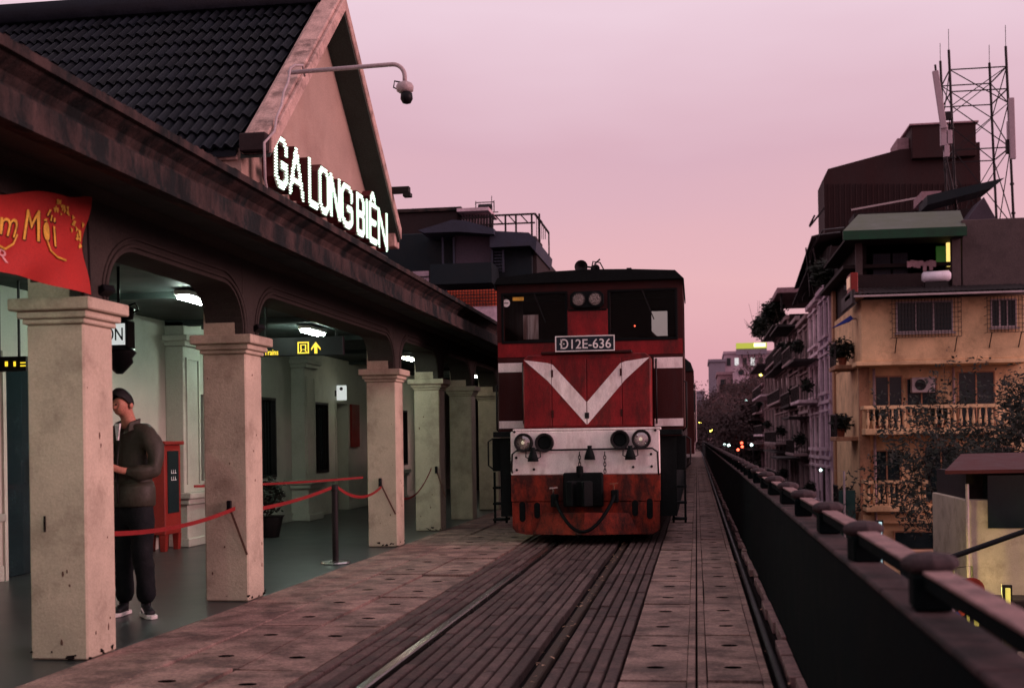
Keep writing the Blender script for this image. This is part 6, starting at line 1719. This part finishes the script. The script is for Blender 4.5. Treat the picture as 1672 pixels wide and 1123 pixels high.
# low yard wall and stall in the street
yw = thing('yard_wall', (5.5, 34, ST), 'low yellowish yard wall with a dark gate under the yellow house', 'wall')
bx('wall_panel', M['yellow'], yw, 4.4, 8.4, 33, 33.25, ST, -1.75, .02)
bx('gate', M['winglass'], yw, 5.2, 7.0, 32.96, 32.998, -2.75, -2.15)
bx('wall_cap', M['ochre'], yw, 4.3, 8.5, 32.9, 33.35, -1.749, -1.62, .02)
for k, (x, y, z) in enumerate(((4.05, 20.5, -.95), (4.9, 17.6, -2.0))):
    s_ = thing('wall_lamp', (x, y, z), ['small white lamp glowing below the hut roof near its corner post', 'low yellowish lamp glowing beside the hut base'][k], 'lamp')
    MB().lathe([(.02, .08), (.05, .05), (.06, 0), (.02, -.03)], (x, y, z), n=10).build('bulb', M['whiteglow'] if k == 0 else M['yelglow'], s_)
    MB().tube([(x, y, z + .08), (x, y, z + .2), (x + .35, y + .3, z + .2), (x + .35, y + .3, ST)], .02, 6).build('bracket', M['iron'], s_)
    ld = bpy.data.lights.new('lamp_light', 'POINT'); ld.energy = 70 if k == 0 else 40; ld.color = (1, .82, .22); ld.shadow_soft_size = .06
    lo_ = bpy.data.objects.new('lamp_light', ld); lo_.parent = s_; lo_.location = (0, -.12, -.02); C.objects.link(lo_)
# market stall with coloured things
ms_ = thing('street_stall', (3.6, 16, ST), 'small street stall with coloured goods glimpsed through the railing', 'stall')
bx('counter', M['farwhite'], ms_, 3.1, 4.0, 15.6, 16.4, ST, -2.3, .03)
bx('blue_basin', M['blue'], ms_, 3.2, 3.4, 15.5, 15.59, -2.2, -2.05)
for k in range(6): bx('fence_slat', M['cream'], ms_, 3.75 + k * .12, 3.82 + k * .12, 15.3, 15.33, ST, -1.2)
# ---- distant city
def far_building(label, px0, px1, ytop, Y, m, floors=0, cols=0, lit=(), name='distant_building', depth=15):
    a = onY(px0, ytop, Y); b = onY(px1, ytop, Y)
    t = thing(name, ((a.x + b.x) / 2, Y, ST), label, 'building')
    bx('wall', m, t, a.x, b.x, Y, Y + depth, ST, a.z)
    bx('parapet', m, t, a.x - .2, b.x + .2, Y - .3, Y + depth, a.z + .001, a.z + .5)
    for i in range(floors):
        for j in range(cols):
            w = (b.x - a.x) / cols; x0 = a.x + j * w + w * .25; z1 = a.z - .8 - i * 3.1
            f_ = MB().box(x0, x0 + w * .5, Y - .08, Y - .01, z1 - 1.5, z1).build('window', M['signwhite'] if (i, j) in lit else M['winglass'], t)
    return t
fb = far_building('pale hotel block with a lit billboard on its roof', 1183, 1262, 578, 240, M['farwhite'], 3, 6, ((0, 1), (0, 3)))
far_building('plain grey concrete block left of the pale hotel', 1158, 1184, 591, 235, M['fargrey'], 0, 0)
dm_ = far_building('ornate pinkish villa with an arched dormer in front of the hotel', 1172, 1258, 612, 215, M['farpink'], 2, 5)
v = onY(1210, 605, 214)
MB().prism([(v.x - 1.4, v.z - 2.2), (v.x - 1.4, v.z), (v.x - .9, v.z + .8), (v.x, v.z + 1.2), (v.x + .9, v.z + .8), (v.x + 1.4, v.z), (v.x + 1.4, v.z - 2.2)], 213.5, 214.9, 'Y').build('dormer', M['farwhite'], dm_)
MB().lathe([(.5, 0), (.5, -.05), (.02, -.05)], (v.x, 213.4, v.z - .3), 'Y', 14).build('oval_window', M['winglass'], dm_)
bx('slate_roof', M['darkwall'], dm_, onY(1166, 0, 212).x, onY(1258, 0, 212).x, 212, 214, onY(1200, 640, 212).z, onY(1200, 627, 212).z)
far_building('low dark shop block in front of the pinkish villa', 1160, 1230, 652, 205, M['farpink'], 1, 6)
far_building('low bluish block far down the track left of the villa', 1122, 1162, 655, 300, M['fargrey'], 2, 5)
far_building('faint low building on the horizon beside the coaches', 1118, 1150, 641, 380, M['fargrey'], 0, 0)
far_building('far pale house just above the railway horizon', 1135, 1170, 672, 260, M['farpink'], 1, 3)
bb = thing('billboard', (onY(1226, 0, 238).x, 238, onY(1226, 580, 238).z), 'lit yellow green billboard on the roof of the pale hotel', 'billboard')
a, b = onY(1202, 579, 238), onY(1252, 559, 238)
bx('board', M['fargrey'], bb, a.x, b.x, 238, 238.5, a.z, b.z)
bx('lit_face', M['boardglow'], bb, a.x, b.x, 237.9, 237.98, (a.z + b.z) / 2, b.z)
bx('hot_spot', M['boardhot'], bb, onY(1223, 0, 238).x, onY(1242, 0, 238).x, 237.8, 237.88, onY(0, 566, 238).z - .0 if False else (a.z + b.z) / 2 + .3, b.z - .1)
for k in range(4): bx('support', M['tower'], bb, a.x + 1 + k * 1.2, a.x + 1.2 + k * 1.2, 238.1, 238.4, onY(1226, 579, 238).z - .6, a.z - .01)
# ---- street lamps and small lit bulbs, each on its own post
spots = [(1143, 690, 150, 'yelglow'), (1161, 703, 140, 'yelglow'), (1183, 726, 120, 'whiteglow'), (1190, 727, 118, 'whiteglow'), (1211, 723, 115, 'redglow'), (1212, 729, 112, 'redglow'), (1205, 734, 110, 'redglow'), (1227, 726, 105, 'whiteglow'), (1219, 652, 200, 'whiteglow'), (1340, 962 - 195, 50, 'whiteglow')]
names = ['yellow street lamp nearest the coaches', 'lower yellow street lamp left of the trees', 'white lamp low among the trees, left of a pair', 'white lamp low among the trees, right of a pair', 'upper red traffic lamp beyond the parapet', 'middle red traffic lamp beyond the parapet', 'lowest red traffic lamp, left of the other two', 'white lamp in front of the terrace houses', 'pale lamp high in the tree crowns', 'bright white lamp at the foot of the ochre house']
for (px_, py_, Y_, g_), nm in zip(spots, names):
    v = onY(px_, py_, Y_); r_ = .0011 * Y_
    t = thing('street_lamp', (v.x, v.y, ST), nm, 'street lamp', 'small lit lamps along the street')
    MB().lathe([(.01, -r_), (r_ * .8, -r_ * .6), (r_, 0), (r_ * .8, r_ * .6), (.01, r_)], tuple(v), n=10).build('bulb', M[g_], t, smooth=True)
    MB().tube([(v.x + .15, v.y + .2, ST), (v.x + .15, v.y + .2, v.z + r_), (v.x, v.y, v.z + r_)], .05, 6).build('post', M['tower'], t)
# balcony lamp row
bl2 = thing('lamp_string', onX(1247, 610, 5.6), 'cluster of warm yellow lamps on the cream house balcony', 'lamp')
mb = MB()
for px_, py_ in ((1242, 612), (1247, 609), (1251, 613), (1254, 607), (1256, 615)):
    v = onY(px_, py_, 112); mb.lathe([(.01, -.13), (.13, 0), (.01, .13)], tuple(v), n=8)
mb.build('bulb', M['yelglow'], bl2)
v = onY(1249, 616, 112)
bx('lamp_rail', M['iron'], bl2, v.x - .8, 6.0, 112.1, 112.2, v.z - .05, v.z)
# street wires / pole near the hut and gate lamp frame
gp = thing('gate_frame', (4.3, 40, ST), 'thin metal gate frame beside the foot of the ochre house', 'gate')
va, vb = onY(1358, 768, 40), onY(1378, 768, 40)
MB().tube([(va.x, 40, ST), (va.x, 40, va.z), (vb.x, 40, vb.z - .02), (vb.x, 40, ST)], .035, 6).build('frame_tube', M['pipe'], gp)
bx('green_panel', M['tealglass'], gp, onY(1358, 0, 40.2).x, onY(1385, 0, 40.2).x, 40.15, 40.25, ST, onY(1370, 800, 40.2).z)

# ---- lit shop bits seen between the railing posts
def litbit(name, label, cat, px0, py0, px1, py1, Y_, m, part):
    a, b = onY(px0, py1, Y_), onY(px1, py0, Y_)
    t = thing(name, ((a.x + b.x) / 2, Y_, ST), label, cat)
    bx(part, m, t, a.x, b.x, Y_, Y_ + .06, a.z, b.z, .004)
    bx('frame', M['iron'], t, a.x - .04, b.x + .04, Y_ + .061, Y_ + .12, ST, b.z + .04)
    return t
litbit('neon_strip', 'narrow bluish white vertical light strip in front of the yard wall', 'light', 1436, 852, 1440, 926, 30, glow('cool_strip', (.55, .85, .9), .9), 'tube')
litbit('neon_strip', 'narrow orange vertical light strip beside the bluish one', 'light', 1429, 872, 1432, 922, 30, glow('orange_strip', (1.0, .42, .08), .9), 'tube')
litbit('shop_awning_sign', 'small white lit shop sign low behind the railing near the round red ring', 'sign', 1545, 950, 1578, 974, 19, glow('shop_sign', (.75, .85, .62), .75), 'panel')
litbit('lit_door_slat', 'yellow lit door slat left of its twin under the white shop sign', 'light', 1580, 982, 1587, 1022, 19, glow('slat_glow', (.75, .62, .12), .7), 'slat')
litbit('lit_door_slat', 'yellow lit door slat right of its twin under the white shop sign', 'light', 1592, 980, 1598, 1022, 19, M['slat'] if 'slat' in M else bpy.data.materials['slat_glow'], 'slat')
litbit('lit_door_slat', 'tall yellow lit strip at the right edge of the photo behind the railing', 'light', 1644, 960, 1650, 1026, 19, bpy.data.materials['slat_glow'], 'slat')
v = onY(1587, 962, 18.6)
rs_ = thing('round_sign', (v.x, 18.6, ST), 'round pale sign with a red ring beside the small white shop sign', 'sign')
MB().lathe([(.14, 0), (.14, -.02), (.002, -.02)], tuple(v), 'Y', 20).build('disc', M['farwhite'], rs_)
MB().lathe([(.175, .005), (.175, -.03), (.142, -.03), (.142, -.0205)], tuple(v), 'Y', 20).build('red_ring', M['cabinet'], rs_)
MB().tube([(v.x, 18.63, ST), (v.x, 18.63, v.z - .1)], .03, 6).build('post', M['iron'], rs_)
# a parked scooter row reduced to what shows: balloons by the shop sign
bl_ = thing('balloons', tuple(onY(1562, 1000, 18.4)), 'bunch of blue orange and white balls below the white shop sign', 'balls')
for px_, py_, m_ in ((1553, 998, M['farwhite']), (1563, 1004, M['blue']), (1570, 1000, M['orangesheet'])):
    v = onY(px_, py_, 18.4); MB().lathe([(.01, -.05), (.04, -.03), (.055, 0), (.04, .035), (.01, .05)], tuple(v), n=12).build('ball', m_, bl_, smooth=True)
